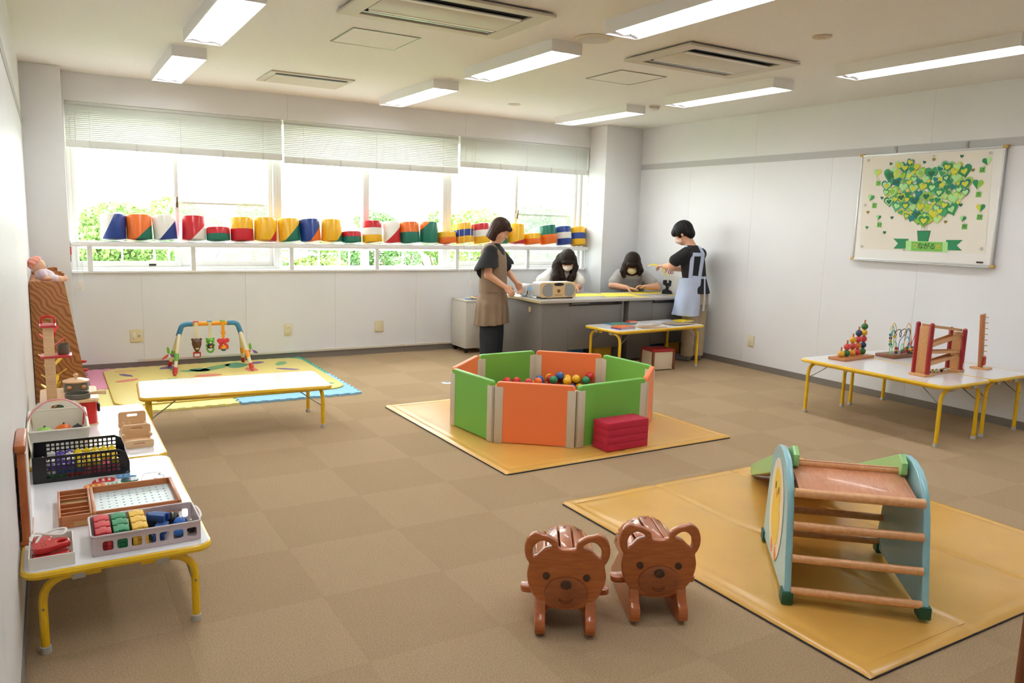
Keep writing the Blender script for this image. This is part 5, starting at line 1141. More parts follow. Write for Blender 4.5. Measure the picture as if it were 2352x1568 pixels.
# ================================================================== leaf tower, rack, doll, gym
lt = thing('leaf_tower', 'leaf tower toy with red, yellow and green plastic leaves behind the toy kitchen', 'toy', (-.015, 5.3, 0))
MB().lathe([(.075,0),(.078,.012),(.03,.018),(.001,.018)], 24).build('base', WL_, lt); MB().cyl((0,0,.015), (0,0,.75), .009, n=12).build('stem', WL_, lt)
LC = [(26,96,66), (26,96,66), (236,200,30), (236,200,30), (214,36,32), (214,36,32)]
lf = shape2d(smooth_poly([(0,-.006),(.02,-.012),(.06,-.014),(.085,-.008),(.09,0),(.085,.008),(.06,.014),(.02,.012),(0,.006)], 3), (), .004, .001)
for k in range(26):
    z = .14+.6*k/26; me = lf if k == 0 else lf.copy(); c = LC[min(5, int((z-.14)/.1))]
    m2 = lf.copy(); m2.materials.clear(); m2.materials.append(mat('leaf_%d_%d' % (c[0], c[1]), c, .35)); obj('leaf', m2, None, lt, (0, 0, z), (0, -.65, k*2.4))
def cathedral(name, c1, c2):
    m = bpy.data.materials.new(name); m.use_nodes = True; n = m.node_tree.nodes; l = m.node_tree.links; b = n['Principled BSDF']
    tc = n.new('ShaderNodeTexCoord'); mp = n.new('ShaderNodeMapping'); mp.inputs['Scale'].default_value = (1.5, 1, 1.5); mp.inputs['Rotation'].default_value = (0, .75, 0); wv = n.new('ShaderNodeTexWave'); wv.inputs['Scale'].default_value = 6.5; wv.inputs['Distortion'].default_value = 11; wv.inputs['Detail'].default_value = 1.5; wv.inputs['Detail Scale'].default_value = .8
    cr = n.new('ShaderNodeValToRGB'); cr.color_ramp.elements[0].color = (*lin(c1), 1); cr.color_ramp.elements[1].color = (*lin(c2), 1); cr.color_ramp.elements[0].position = .1; cr.color_ramp.elements[1].position = .55
    l.new(tc.outputs['Object'], mp.inputs[0]); l.new(mp.outputs[0], wv.inputs[0]); l.new(wv.outputs['Fac'], cr.inputs[0]); l.new(cr.outputs[0], b.inputs['Base Color']); b.inputs['Roughness'].default_value = .5
    return m
RK = cathedral('rack_wood', (142,84,42), (176,116,64))
rk = thing('display_rack', 'slanted brown wooden display rack against the left wall', 'rack', (XL+.006, 6.4, 0))
prf = [(0,0),(.345,0),(.215,.93),(0,.93)]
for y in (.024, 1.08): MB().prism(prf, 0, .024, Matrix.Translation((0, y, 0)) @ XZ).build('side_panel', RK, rk, bevel=.002)
MB().box(0, .012, .024, 1.056, .03, .9).build('back_board', RK, rk); MB().box(0, .205, .024, 1.056, .885, .905).build('top_board', RK, rk)
for k in range(4):
    z = .08+.2*k; x1 = .345-.14*z/.93-.02
    MB().box(.012, x1, .024, 1.056, z, z+.016).build('shelf', RK, rk); MB().box(x1-.014, x1, .024, 1.056, z+.016, z+.07).build('lip', RK, rk)
for z, y in ((.24, .6), (.16, .66)): q = .345-.14*z/.93; MB().sphere((q+.012, y, z), (.03,.014,.012), 12, 8).build('red_knob', RD, rk, sharp=180)
sb_ = thing('stepped_block', 'stepped brown wooden block standing on the rack beside the doll', 'wooden block', (.02, 7.05, .9055))
MB().box(-.12, .06, -.04, .04, 0, .055).build('lower_step', RK, sb_, bevel=.002); MB().box(-.11, .03, -.03, .03, .055, .085).build('upper_step', RK, sb_, bevel=.002); MB().box(.06, .075, -.035, .035, .006, .04).build('end_cap', RK, sb_, bevel=.002)

# --- baby gym
GZ = .0305
gy = thing('baby_gym', 'plastic baby gym with blue corners and orange bar', 'baby gym', (1.215, 7.385, GZ), -.03); bz = .425
GB = mat('gym_blue', (58,132,170), .3, coat=.2); GO = mat('gym_orange', (246,166,34), .3, coat=.2); GI = mat('gym_ivory', (226,214,178), .4); GRd = mat('gym_red', (204,48,44), .3, coat=.2); GGr = mat('gym_green', (110,182,60), .3, coat=.2)
MB().cyl((-.145,0,bz), (.155,0,bz), .019, n=16).build('top_bar', GO, gy)
for s, xt in ((-1, -.145), (1, .155)):
    el = spline3([(xt-s*.004,0,bz),(xt+s*.05,0,bz),(xt+s*.085,0,bz-.015),(xt+s*.1,0,bz-.05),(xt+s*.118,0,bz-.105)], 4)
    MB().tube(el, .0225, 14).build('corner', GB, gy)
    for fy in (-1, 1):
        A = Vector((xt+s*.112, fy*.008, bz-.09)); B_ = Vector((s*.325+.0, fy*.225, .02))
        lg = MB().tube([A, B_], [.0165,.0155], 12).build('leg', GI, gy); d = (B_-A)
        MB().tube([A+d*.5, A+d*.68], .0185, 12).build('leg_sleeve', GGr if s < 0 else GO, lg)
        MB().tube([A+d*.84, A+d*.96, A+d*1.02], [.0185,.021,.012], 12).build('foot', GRd, lg)
    c = Vector((xt+s*.175+(.0 if s > 0 else 0), 0, .15))
    MB().cyl((xt+s*.2, -.1, .16), (xt+s*.2, .1, .16), .006, n=8).build('spinner_axle', WHITE, gy)
    for k in range(3):
        a = k*2*PI/3+.4; M = Matrix.Translation((xt+s*.2, .0, .16)) @ Matrix.Rotation(a, 4, 'Y')
        MB().sphere((.035,0,0), (.035,.004,.012), 12, 8).build('spinner_blade', [mat('bl_p', (110,84,150), .4), mat('bl_r', (236,96,90), .4), GGr][k], gy, sharp=180).matrix_local = M
for x, sc, lc in ((-.115, GI, GRd), (.0, GI, GB), (.112, GO, GGr)):
    MB().box(x-.022, x+.022, -.024, .024, bz+.016, bz+.026).build('hook_cap', lc, gy, bevel=.004)
    st_ = MB().box(x-.0135, x+.0135, -.026, -.022, bz-.135, bz+.018).build('strap', sc, gy)
    if sc is GO: MB().cyl((x, -.03, bz-.085), (x, -.018, bz-.085), .021, n=20).build('strap_disc', GO, st_)
HT = -.024
def hang(lb, x): return thing('hanging_toy', lb, 'rattle', Matrix.Translation((1.215, 7.385, GZ)) @ Matrix.Rotation(-.03, 4, 'Z') @ Vector((x, HT, bz-.13)), -.03, 'rattles hanging from the baby gym')
t = hang('brown bear head rattle hanging from the baby gym', -.115); BRn = mat('rattle_brown', (92,50,28), .25, coat=.4); BRl = mat('rattle_cream', (226,210,180), .4)
MB().lathe([(.008,-.125),(.018,-.11),(.032,-.08),(.042,-.05),(.042,-.025),(.03,-.004),(.001,.004)], 24).build('head', BRn, t, sharp=180)
for s in (-1, 1): MB().sphere((s*.034,0,-.008), (.013,.01,.013), 12, 8).build('ear', BRn, t, sharp=180); MB().sphere((s*.013,-.038,-.05), .004, 8, 6).build('eye', BLACK, t)
MB().sphere((0,-.03,-.085), (.014,.008,.008), 12, 8).build('muzzle', BRl, t, sharp=180); MB().sphere((0,-.038,-.08), .004, 8, 6).build('nose', BLACK, t)
obj('teether', shape2d(rrect(-.033,.033,-.17,-.118,.012), [rrect(-.023,.023,-.162,-.135,.005)], .012, .003, XZ), mat('rattle_red', (176,26,26), .3), t)
t = hang('green bear rattle with ring hanging from the baby gym', .0); GG = mat('rattle_green', (96,178,48), .3, coat=.3)
MB().sphere((0,0,-.03), (.036,.022,.03), 18, 12).build('head', GG, t, sharp=180)
for s in (-1, 1): MB().sphere((s*.027,0,-.006), (.011,.009,.011), 12, 8).build('ear', GG, t, sharp=180); MB().sphere((s*.012,-.02,-.026), .0035, 8, 6).build('eye', BLACK, t); MB().sphere((s*.031,-.002,-.066), (.009,.01,.014), 10, 8).build('arm', GG, t, sharp=180)
MB().sphere((0,-.02,-.038), (.01,.006,.007), 12, 8).build('muzzle', WHITE, t, sharp=180); MB().lathe([(.022,-.09),(.03,-.08),(.031,-.065),(.022,-.052)], 20).build('body', mat('rattle_navy', (26,40,60), .35), t); MB().prism([(-.014,-.07),(.014,-.064),(.004,-.084)], .02, .034, XZ).build('badge', GO, t)
obj('ring', shape2d(smooth_poly([(-.032,-.085),(.032,-.085),(.031,-.115),(.018,-.132),(0,-.137),(-.018,-.132),(-.031,-.115)], 3), [smooth_poly([(-.018,-.096),(.018,-.096),(.014,-.112),(0,-.12),(-.014,-.112)], 3)], .014, .004, XZ), GG, t)
t = hang('red elephant rattle with a two-coloured ball hanging from the baby gym', .112); RE = mat('rattle_coral', (226,56,66), .3, coat=.3)
MB().sphere((0,0,-.032), (.026,.022,.028), 18, 12).build('head', RE, t, sharp=180); MB().tube(spline3([(-.01,-.018,-.035),(-.03,-.024,-.035),(-.04,-.022,-.05)], 4), [.009]*8+[.007], 10).build('trunk', RE, t)
for s in (-1, 1): MB().sphere((s*.033,.004,-.028), (.022,.007,.022), 14, 8).build('ear', RE, t, sharp=180); MB().sphere((s*.01-.006,-.02,-.026), .003, 8, 6).build('eye', BLACK, t)
for s in (-1, 1): MB().tube(spline3([(s*.012,0,-.055),(s*.03,-.004,-.075),(s*.034,-.004,-.105)], 4), [.012]*8+[.009], 10).build('arm', RE, t)
MB().sphere((0,-.004,-.096), .029, 20, 12).build('ball', band_mat('two_tone', 2, [(0,(40,110,130)),(.42,(240,160,36))], .3), t, sharp=180)
# ================================================================== people: signed-distance bodies meshed with surface nets
class Vol:
    def __init__(s, lo, hi, h):
        s.lo = np.array(lo, np.float32); s.h = h; n = np.ceil((np.array(hi)-np.array(lo))/h).astype(int)+1; s.n = n
        s.ax = [s.lo[i]+h*np.arange(n[i], dtype=np.float32) for i in range(3)]; s.d = np.full(n, .2, np.float32)
    def sub(s, lo, hi):
        sl = []
        for i in range(3):
            a = int(max(0, math.floor((lo[i]-s.lo[i])/s.h))); b = int(min(s.n[i], math.ceil((hi[i]-s.lo[i])/s.h)+1)); sl.append(slice(a, max(a, b)))
        g = np.meshgrid(s.ax[0][sl[0]], s.ax[1][sl[1]], s.ax[2][sl[2]], indexing='ij', sparse=True); return tuple(sl), g
    def _put(s, sl, d, k, op):
        D = s.d[sl]
        if D.size == 0: return s
        if op == '-': d = -d; a, b = -D, -d
        else: a, b = D, d
        if k > 0:
            t = np.clip(.5+.5*(b-a)/k, 0, 1); r = b*(1-t)+a*t-k*t*(1-t)
        else: r = np.minimum(a, b)
        s.d[sl] = -r if op == '-' else r
        return s
    def cap(s, a, b, ra, rb, k=.02, op='+'):
        a = np.array(a, np.float32); b = np.array(b, np.float32); m = max(ra, rb)+k+.03
        sl, (X, Y, Z) = s.sub(np.minimum(a, b)-m, np.maximum(a, b)+m); v = b-a; L2 = max(float(v@v), 1e-9)
        t = np.clip(((X-a[0])*v[0]+(Y-a[1])*v[1]+(Z-a[2])*v[2])/L2, 0, 1)
        d = np.sqrt((X-a[0]-t*v[0])**2+(Y-a[1]-t*v[1])**2+(Z-a[2]-t*v[2])**2)-(ra+(rb-ra)*t)
        return s._put(sl, d, k, op)
    def chain(s, pts, rs, k=.015):
        for i in range(len(pts)-1): s.cap(pts[i], pts[i+1], rs[i], rs[i+1], k)
        return s
    def ell(s, c, r, R=None, k=.02, op='+'):
        c = np.array(c, np.float32); m = max(r)+k+.03; sl, (X, Y, Z) = s.sub(c-m, c+m); X, Y, Z = X-c[0], Y-c[1], Z-c[2]
        if R is not None: X, Y, Z = [R[0][i]*X+R[1][i]*Y+R[2][i]*Z for i in range(3)]
        q = np.sqrt((X/r[0])**2+(Y/r[1])**2+(Z/r[2])**2); g = np.sqrt((X/r[0]**2)**2+(Y/r[1]**2)**2+(Z/r[2]**2)**2)+1e-6
        return s._put(sl, q*(q-1)/g, k, op)
    def loft(s, rows, yaw=0., k=.02, op='+', rip=None):
        """rows: (z, cx, cy, rx, ry); ellipse sections, rx along the facing direction."""
        rows = sorted(rows); z = np.array([r[0] for r in rows]); m = max(max(r[3], r[4]) for r in rows)+.06
        lo = [min(r[1] for r in rows)-m, min(r[2] for r in rows)-m, z[0]-.04]; hi = [max(r[1] for r in rows)+m, max(r[2] for r in rows)+m, z[-1]+.04]
        sl, (X, Y, Z) = s.sub(lo, hi); f = lambda j: np.interp(Z, z, [r[j] for r in rows]).astype(np.float32)
        cx, cy, rx, ry = f(1), f(2), f(3), f(4); x, y = X-cx, Y-cy; c, sn = math.cos(yaw), math.sin(yaw); u, w = c*x+sn*y, -sn*x+c*y
        if rip:
            n, amp, zt, zb = rip; a = np.arctan2(w, u); e = amp*np.sin(n*a+1.3*np.sin(2*a))*np.clip((zt-Z)/(zt-zb), 0, 1); rx, ry = rx+e, ry+e
        q = np.sqrt((u/rx)**2+(w/ry)**2); d = (q-1)*np.minimum(rx, ry); d = np.maximum(d, np.maximum(z[0]-Z, Z-z[-1]))
        return s._put(sl, d.astype(np.float32), k, op)
    def cut(s, fn):
        X, Y, Z = np.meshgrid(*s.ax, indexing='ij', sparse=True); s.d = np.maximum(s.d, fn(X, Y, Z).astype(np.float32)); return s
    def bumpy(s, fn):
        X, Y, Z = np.meshgrid(*s.ax, indexing='ij', sparse=True); s.d = s.d+fn(X, Y, Z).astype(np.float32); return s
    def mesh(s, name):
        d = s.d.copy(); d[0] = d[-1] = .1; d[:, 0] = d[:, -1] = .1; d[:, :, 0] = d[:, :, -1] = .1
        i = d < 0; C = [(a, b, c) for a in (0, 1) for b in (0, 1) for c in (0, 1)]; n = s.n-1
        view = lambda A, q: A[q[0]:q[0]+n[0], q[1]:q[1]+n[1], q[2]:q[2]+n[2]]
        cnt = sum(view(i, q).astype(np.int8) for q in C); act = (cnt > 0) & (cnt < 8); ids = np.argwhere(act)
        val = np.stack([d[ids[:, 0]+q[0], ids[:, 1]+q[1], ids[:, 2]+q[2]] for q in C], 1); P = np.array(C, np.float32); acc = np.zeros((len(ids), 3)); w_ = np.zeros(len(ids))
        for a in range(8):
            for b in range(a+1, 8):
                if abs(P[a]-P[b]).sum() == 1:
                    va, vb = val[:, a], val[:, b]; m = (va < 0) != (vb < 0); t = np.where(m, va/np.where(va-vb == 0, 1, va-vb), 0)
                    acc[m] += (P[a]+t[:, None]*(P[b]-P[a]))[m]; w_[m] += 1
        V = s.lo+s.h*(ids+acc/w_[:, None]); idx = np.full(n, -1, np.int64); idx[tuple(ids.T)] = np.arange(len(ids)); F = []
        for ax in range(3):
            o1, o2 = [(1, 2), (2, 0), (0, 1)][ax]; sa = [slice(1, -1)]*3; sa[ax] = slice(0, -1); sb = [slice(1, -1)]*3; sb[ax] = slice(1, None)
            A, B = i[tuple(sa)], i[tuple(sb)]; e = np.argwhere(A != B)
            if len(e) == 0: continue
            fl = A[tuple(e.T)]; base = e.copy(); base[:, o1] += 1; base[:, o2] += 1; q = []
            for du, dv in ((0, 0), (-1, 0), (-1, -1), (0, -1)): t = base.copy(); t[:, o1] += du; t[:, o2] += dv; q.append(idx[tuple(t.T)])
            q = np.stack(q, 1); q[~fl] = q[~fl][:, ::-1]; F.append(q)
        F = np.concatenate(F); F = F[(F >= 0).all(1)]
        me = bpy.data.meshes.new(name); me.from_pydata(V.tolist(), [], F.tolist())
        bm = bmesh.new(); bm.from_mesh(me); 
        for _ in range(1): bmesh.ops.smooth_vert(bm, verts=bm.verts, factor=.5, use_axis_x=True, use_axis_y=True, use_axis_z=True)
        bmesh.ops.recalc_face_normals(bm, faces=bm.faces); bm.to_mesh(me); bm.free()
        for p in me.polygons: p.use_smooth = True
        return me

def rotm(yaw, pitch, roll=0.):
    """columns: forward, left, up in person space; pitch > 0 looks down."""
    m = Matrix.Rotation(yaw, 3, 'Z') @ Matrix.Rotation(pitch, 3, 'Y') @ Matrix.Rotation(roll, 3, 'X'); return [list(r) for r in m]
class Head:
    def __init__(s, c, yaw, pitch, roll=0., sc=1.):
        s.c = Vector(c); s.R = rotm(yaw, pitch, roll); s.M = Matrix(s.R); s.sc = sc
    def p(s, x, y, z): return tuple(s.c + s.M @ (Vector((x, y, z))*s.sc))
    def r(s, *q): return tuple(v*s.sc for v in q)
    def skull(s, v):
        v.ell(s.p(-.012,0,.028), s.r(.094,.074,.088), s.R, .0); v.ell(s.p(.018,0,-.04), s.r(.066,.057,.072), s.R, .03); v.ell(s.p(.05,0,-.092), s.r(.024,.026,.02), s.R, .025)
        v.cap(s.p(.082,0,.008), s.p(.096,0,-.028), .006, .011, .012); v.ell(s.p(.066,0,.03), s.r(.02,.05,.018), s.R, .02)
        for q in (-1, 1):
            v.ell(s.p(.088,q*.031,.006), s.r(.014,.017,.011), s.R, .012, '-'); v.ell(s.p(.077,q*.031,.004), s.r(.011,.014,.010), s.R, .004)
            v.ell(s.p(-.004,q*.074,-.008), s.r(.02,.011,.03), s.R, .008); v.ell(s.p(.05,q*.04,-.03), s.r(.02,.02,.02), s.R, .02); v.ell(s.p(.09,q*.009,-.03), s.r(.008,.008,.007), s.R, .006)
        v.ell(s.p(.078,0,-.06), s.r(.011,.02,.006), s.R, .006); v.ell(s.p(.075,0,-.072), s.r(.011,.017,.007), s.R, .006)
    def face(s, par, lash=True):
        for q in (-1, 1):
            m = MB(); m.tube([s.p(.0875-abs(t)*.006, q*.031+t*.015, .0035-.003*(t*t)) for t in (-1,-.5,0,.5,1)], [.0012,.0022,.0026,.0022,.0012], 6); m.build('eyelid_line', mat('lash', (40,26,22), .6), par)
            m = MB(); m.tube([s.p(.088-abs(t)*.007, q*.032+t*.019, .026-.003*(t*t)) for t in (-1,-.5,0,.5,1)], [.001,.0022,.0024,.0022,.001], 6); m.build('eyebrow', mat('brow', (60,40,32), .7), par)
def hand(v, w_, d, nrm, s, curl=.5, pinch=False):
    w_ = np.array(w_, float); d = np.array(d, float); d /= np.linalg.norm(d); nrm = np.array(nrm, float); nrm -= d*(nrm@d); nrm /= np.linalg.norm(nrm); lat = np.cross(nrm, d)*s
    R = np.stack([d, lat, nrm], 1).tolist(); v.ell(w_+d*.042, (.047,.036,.016), R, .015)
    for i, L in enumerate((.064,.072,.067,.054)):
        b = w_+d*.074+lat*(.026-.0175*i)-nrm*.002; c1 = curl*(.8+.12*i); c2 = c1+curl*1.1
        d1 = d*math.cos(c1)+nrm*math.sin(c1); d2 = d*math.cos(c2)+nrm*math.sin(c2); k = b+d1*L*.55
        v.cap(b, k, .0092, .0085, .006); v.cap(k, k+d2*L*.5, .0085, .007, .003)
    b = w_+d*.022+lat*.028; e = d*.62+lat*.62+nrm*.45; e /= np.linalg.norm(e); k = b+e*.042; f = d*.85+lat*.05+nrm*.5; f /= np.linalg.norm(f)
    v.cap(b, k, .0125, .0105, .01); v.cap(k, k+f*.032, .0105, .0085, .004)
SKIN = mat('skin', (226,172,140), .5, sss=.08, var=.03, vs=20)
def person(label, pos, rotz, body, h=.0062):
    me = body.mesh('person'); o = obj('person', me, SKIN, None, (*pos, 0), (0, 0, rotz)); return tag(o, label, 'person')
def wear(par, name, vol, m): return obj(name, vol.mesh(name), m, par)
def hair_tex(v, hd, amp=.0016, n=46):
    Mi = hd.M.transposed()
    def f(X, Y, Z):
        x, y, z = X-hd.c.x, Y-hd.c.y, Z-hd.c.z; a = np.arctan2(Mi[1][0]*x+Mi[1][1]*y+Mi[1][2]*z, Mi[0][0]*x+Mi[0][1]*y+Mi[0][2]*z)
        return amp*np.sin(n*a)+amp*.7*np.sin(19*a+2)
    return v.bumpy(f)
HAIRB = mat('hair_brown', (56,32,22), .5, var=.3, vs=14, stretch=(6,6,1), spec=.25); HAIRD = mat('hair_dark', (36,23,19), .5, var=.3, vs=14, stretch=(6,6,1), spec=.22); HAIRK = mat('hair_black', (20,18,20), .5, var=.2, vs=14, spec=.25)
BLKC = mat('cloth_black', (24,25,28), .8, var=.1, vs=20); BRNC = mat('cloth_brown', (138,116,94), .75, var=.07, vs=9, bump=.1, bs=300); NAVY = mat('cloth_navy', (30,34,44), .8, var=.1, vs=8)
WHTC = mat('cloth_white', (236,234,230), .75, var=.02, vs=8); GRYC = mat('cloth_grey', (172,170,168), .8, var=.03, vs=30); BLUC = mat('cloth_blue', (182,194,220), .75, var=.03, vs=9, bump=.1, bs=300); KHA = mat('cloth_khaki', (176,158,130), .8, var=.05, vs=8); SOCK = mat('sock_grey', (118,120,126), .9)
MASKW = mat('mask_white', (236,230,226), .7); MASKC = mat('mask_cream', (236,222,176), .7)
lo_, hi_ = (-.46,-.36,-.01), (.44,.36,1.52)
def legs(v, a, b, zt=.78):
    for x, y, fx, fy in (a, b):
        v.chain([(x*.6, y*.7, zt), (x, y, .42), (x, y, .09)], [.085,.058,.042]); v.cap((x, y, .045), (x+fx*.13, y+fy*.13, .032), .038, .03, .02)

# ---------------- person 1: brown apron, black blouse, standing in profile
hd = Head((.062,-.005,1.352), math.radians(-16), .50, 0, .98); v = Vol(lo_, hi_, .0062); hd.skull(v)
v.cap((-.004,0,1.17), (.028,0,1.285), .052, .046, .03); v.loft([(.7,0,0,.11,.13),(.95,0,0,.1,.13),(1.08,-.005,0,.1,.15),(1.18,-.01,0,.07,.12),(1.22,-.008,0,.04,.05)], math.radians(-20), .03)
RA = [(-.03,-.13,1.14), (-.052,-.165,.915), (.128,-.155,.795)]; LA = [(.035,.135,1.14), (.135,.15,.955), (.245,.07,.825)]
v.chain(RA, [.046,.037,.025]); v.chain(LA, [.046,.037,.025])
hand(v, RA[2], (.72,.02,-.72), (.3,.6,-.6), -1, .55); hand(v, LA[2], (.45,-.25,-.85), (-.3,-.7,-.3), 1, .6)
legs(v, (-.03,-.07,.9,-.3), (.03,.07,.9,-.3))
p1 = person('person in brown apron and black blouse standing at the desk end', (3.87, 6.9), -math.atan2(3.87, 6.9), v); hd.face(p1)
v = Vol((-.3,-.36,.85), (.3,.36,1.3), .0062); v.loft([(.86,0,0,.118,.138),(1.0,0,0,.118,.142),(1.1,0,0,.118,.16),(1.17,-.005,0,.1,.145),(1.205,-.006,0,.07,.1),(1.225,0,0,.06,.066)], math.radians(-20), .02)
v.cap((-.035,-.125,1.14), (-.062,-.165,.96), .066, .128, .03); v.cap((.04,.125,1.14), (.115,.165,1.0), .066, .1, .03)
v.cut(lambda X, Y, Z: (.985+.06*(X+.06)*1.6-.35*np.maximum(0,-X-.12)+.004*np.sin(40*X+9*Y)-Z)*np.where(np.abs(Y) < .10, 0, 1)+np.where(np.abs(Y) < .10, -1, 0)*.01)
wear(p1, 'blouse', v, BLKC)
v = Vol((-.3,-.3,.36), (.3,.3,1.26), .0062)
v.loft([(.385,-.005,0,.172,.205),(.6,-.003,0,.16,.19),(.735,0,0,.138,.165),(.9,0,0,.14,.165),(1.05,0,0,.132,.165),(1.15,-.005,0,.118,.16),(1.2,-.01,0,.085,.125),(1.222,-.01,0,.06,.095)], math.radians(-20), .0, rip=(15,.011,.74,.4))
v.ell((.10,-.045,1.235), (.105,.085,.125), rotm(math.radians(-20),0), .015, '-'); v.ell((.02,-.005,1.245), (.075,.068,.05), None, .01, '-')
v.ell((-.045,-.185,1.07), (.078,.085,.13), None, .02, '-'); v.ell((.06,.19,1.07), (.078,.085,.13), None, .02, '-')
v.cut(lambda X, Y, Z: .392+.09*(X+.15)-Z); v.bumpy(lambda X, Y, Z: .003*np.sin(38*X+6*np.sin(9*Z))*np.clip((.95-Z)*4,0,1)*np.clip((Z-.3)*5,0,1))
ap = wear(p1, 'apron', v, BRNC)
MB().tube([( .138*math.cos(a)*1.0*math.cos(math.radians(-20))-.165*math.sin(a)*math.sin(math.radians(-20)), .138*math.cos(a)*math.sin(math.radians(-20))+.165*math.sin(a)*math.cos(math.radians(-20)), .735+.004*math.sin(9*a)) for a in [2*PI*k/40 for k in range(40)]], .0035, 6, closed=True).build('waist_seam', mat('seam_brown', (112,92,74), .8), p1)
v = Vol((-.2,-.2,.05), (.24,.2,.66), .007)
for x, y in ((-.03,-.068), (.03,.068)): v.loft([(.06,x-.0,y,.085,.075),(.3,x,y,.095,.085),(.62,x*.6,y*.7,.1,.09)], math.radians(-20), .01)
wear(p1, 'trousers', v, NAVY)
v = Vol((-.15,-.2,-.005), (.25,.2,.1), .006)
for x, y in ((-.03,-.07), (.03,.07)): v.cap((x, y, .04), (x+.12, y-.04, .03), .042, .034, .02)
v.cut(lambda X, Y, Z: .002-Z); wear(p1, 'indoor_shoes', v, mat('shoe_grey', (90,90,94), .7))
v = Vol((-.12,-.14,1.18), (.24,.14,1.53), .0055)
v.ell(hd.p(-.014,0,.034), hd.r(.107,.088,.102), hd.R, 0); v.ell(hd.p(-.036,0,-.03), hd.r(.08,.089,.1), hd.R, .03); v.ell(hd.p(-.036,0,-.1), hd.r(.07,.086,.06), hd.R, .03)
for q in (-1, 1): v.ell(hd.p(-.02,q*.074,-.06), hd.r(.04,.02,.085), hd.R, .015)
v.ell(hd.p(.09,0,-.055), hd.r(.086,.14,.092), hd.R, .006, '-'); v.ell(hd.p(.1,0,.02), hd.r(.04,.1,.03), hd.R, .01, '-')
v.ell(hd.p(.08,0,.058), hd.r(.026,.055,.026), hd.R, .012); v.ell(hd.p(-.03,0,-.155), hd.r(.2,.2,.035), hd.R, .008, '-')
hair_tex(v, hd); wear(p1, 'hair', v, HAIRB)

# ---------------- person 2: long dark hair, white shirt, black apron, seated
hd = Head((.052,-.13,1.025), math.radians(-86), .62, .06, .97); v = Vol((-.4,-.5,-.01), (.4,.4,1.24), .0065); hd.skull(v)
v.cap((.02,.02,.88), (.04,-.06,.965), .05, .046, .03); v.loft([(.42,0,.06,.12,.15),(.6,0,.05,.1,.135),(.75,0,.03,.1,.145),(.86,.005,.01,.085,.14),(.91,.01,.0,.05,.09)], -PI/2, .03)
A1 = [(-.14,.01,.87), (-.205,-.1,.735), (-.06,-.29,.732)]; A2 = [(.15,.0,.85), (.188,-.09,.735), (.15,-.3,.732)]
v.chain(A1, [.046,.038,.026]); v.chain(A2, [.046,.038,.026]); hand(v, A1[2], (.6,-.75,-.05), (0,0,-1), 1, .2); hand(v, A2[2], (-.35,-.9,-.05), (0,0,-1), -1, .2)
for s in (-1, 1): v.chain([(s*.08,.05,.45), (s*.09,-.3,.44), (s*.09,-.31,.08)], [.085,.06,.04]); v.cap((s*.09,-.31,.04), (s*.09,-.43,.03), .035, .03)
p2 = person('person with long dark hair in white shirt seated behind the radio', (5.095, 7.446), -math.atan2(5.03, 7.35), v); hd.face(p2)
v = Vol((-.36,-.3,.42), (.32,.28,.98), .0065); v.loft([(.44,0,.06,.135,.165),(.6,0,.05,.118,.155),(.76,0,.03,.115,.165),(.86,.005,.01,.1,.155),(.905,.01,.0,.066,.105),(.925,.012,-.005,.05,.062)], -PI/2, .02)
v.cap((-.13,.01,.868), (-.215,-.07,.775), .066, .09, .03); v.cap((.14,0,.85), (.185,-.05,.79), .066, .08, .03); v.cut(lambda X, Y, Z: np.where(np.abs(X) > .135, .752-Z, -1)); wear(p2, 'shirt', v, WHTC)
v = Vol((-.2,-.26,.42), (.2,.0,.95), .0065); v.loft([(.44,0,.05,.15,.15),(.6,0,.04,.13,.145),(.76,0,.025,.126,.15),(.84,.0,.01,.115,.14)], -PI/2, 0); v.cut(lambda X, Y, Z: np.maximum(Y+.02, np.maximum(np.abs(X-.01)-.115, Z-.825))); wear(p2, 'apron_bib', v, BLKC)
v = Vol((-.2,-.26,.76), (.2,.1,.99), .006); v.loft([(.76,0,.03,.126,.176),(.86,.005,.01,.111,.166),(.905,.01,.0,.077,.116),(.93,.012,-.005,.06,.075)], -PI/2, 0); v.cut(lambda X, Y, Z: np.maximum(Y-.05, np.abs(np.abs(X-.01+.0*(Z-.8))-.098)-.017)); wear(p2, 'apron_straps', v, mat('cloth_charcoal', (98,100,104), .8))
for k, (t_, z) in enumerate((('— Si.', .80), ('•', .775))): me = text_mesh(t_, .03); me.transform(XZ); obj('apron_print', me, mat('print_cream', (214,196,160), .7), p2, (.03, -.118, z))
v = Vol((-.2,-.42,.36), (.2,.2,.62), .008)
for s in (-1, 1): v.cap((s*.08,.06,.46), (s*.09,-.29,.445), .1, .075, .03)
wear(p2, 'trousers', v, NAVY)
v = Vol((-.19,-.31,.68), (.26,.16,1.2), .0058)
v.ell(hd.p(-.016,0,.034), hd.r(.112,.092,.106), hd.R, 0); v.ell(hd.p(-.04,0,-.04), hd.r(.085,.09,.1), hd.R, .03)
v.chain([(-.02,-.06,1.05), (-.062,-.08,.96), (-.07,-.135,.84), (-.062,-.155,.745)], [.06,.058,.05,.028], .03); v.chain([(.105,-.07,1.05), (.128,-.09,.95), (.105,-.14,.85), (.082,-.155,.755)], [.05,.045,.045,.026], .03); v.chain([(.0,.02,1.0), (-.02,.06,.86)], [.08,.07], .03); v.chain([(-.0,-.12,.93), (.01,-.15,.83), (.015,-.155,.8)], [.028,.022,.01], .02)
v.ell(hd.p(.08,.0,-.06), hd.r(.066,.052,.09), hd.R, .008, '-'); v.ell(hd.p(.1,0,.0), hd.r(.03,.05,.025), hd.R, .01, '-'); v.ell(hd.p(.085,0,.04), hd.r(.028,.066,.032), hd.R, .012)
hair_tex(v, hd, .002); wear(p2, 'hair', v, HAIRD)
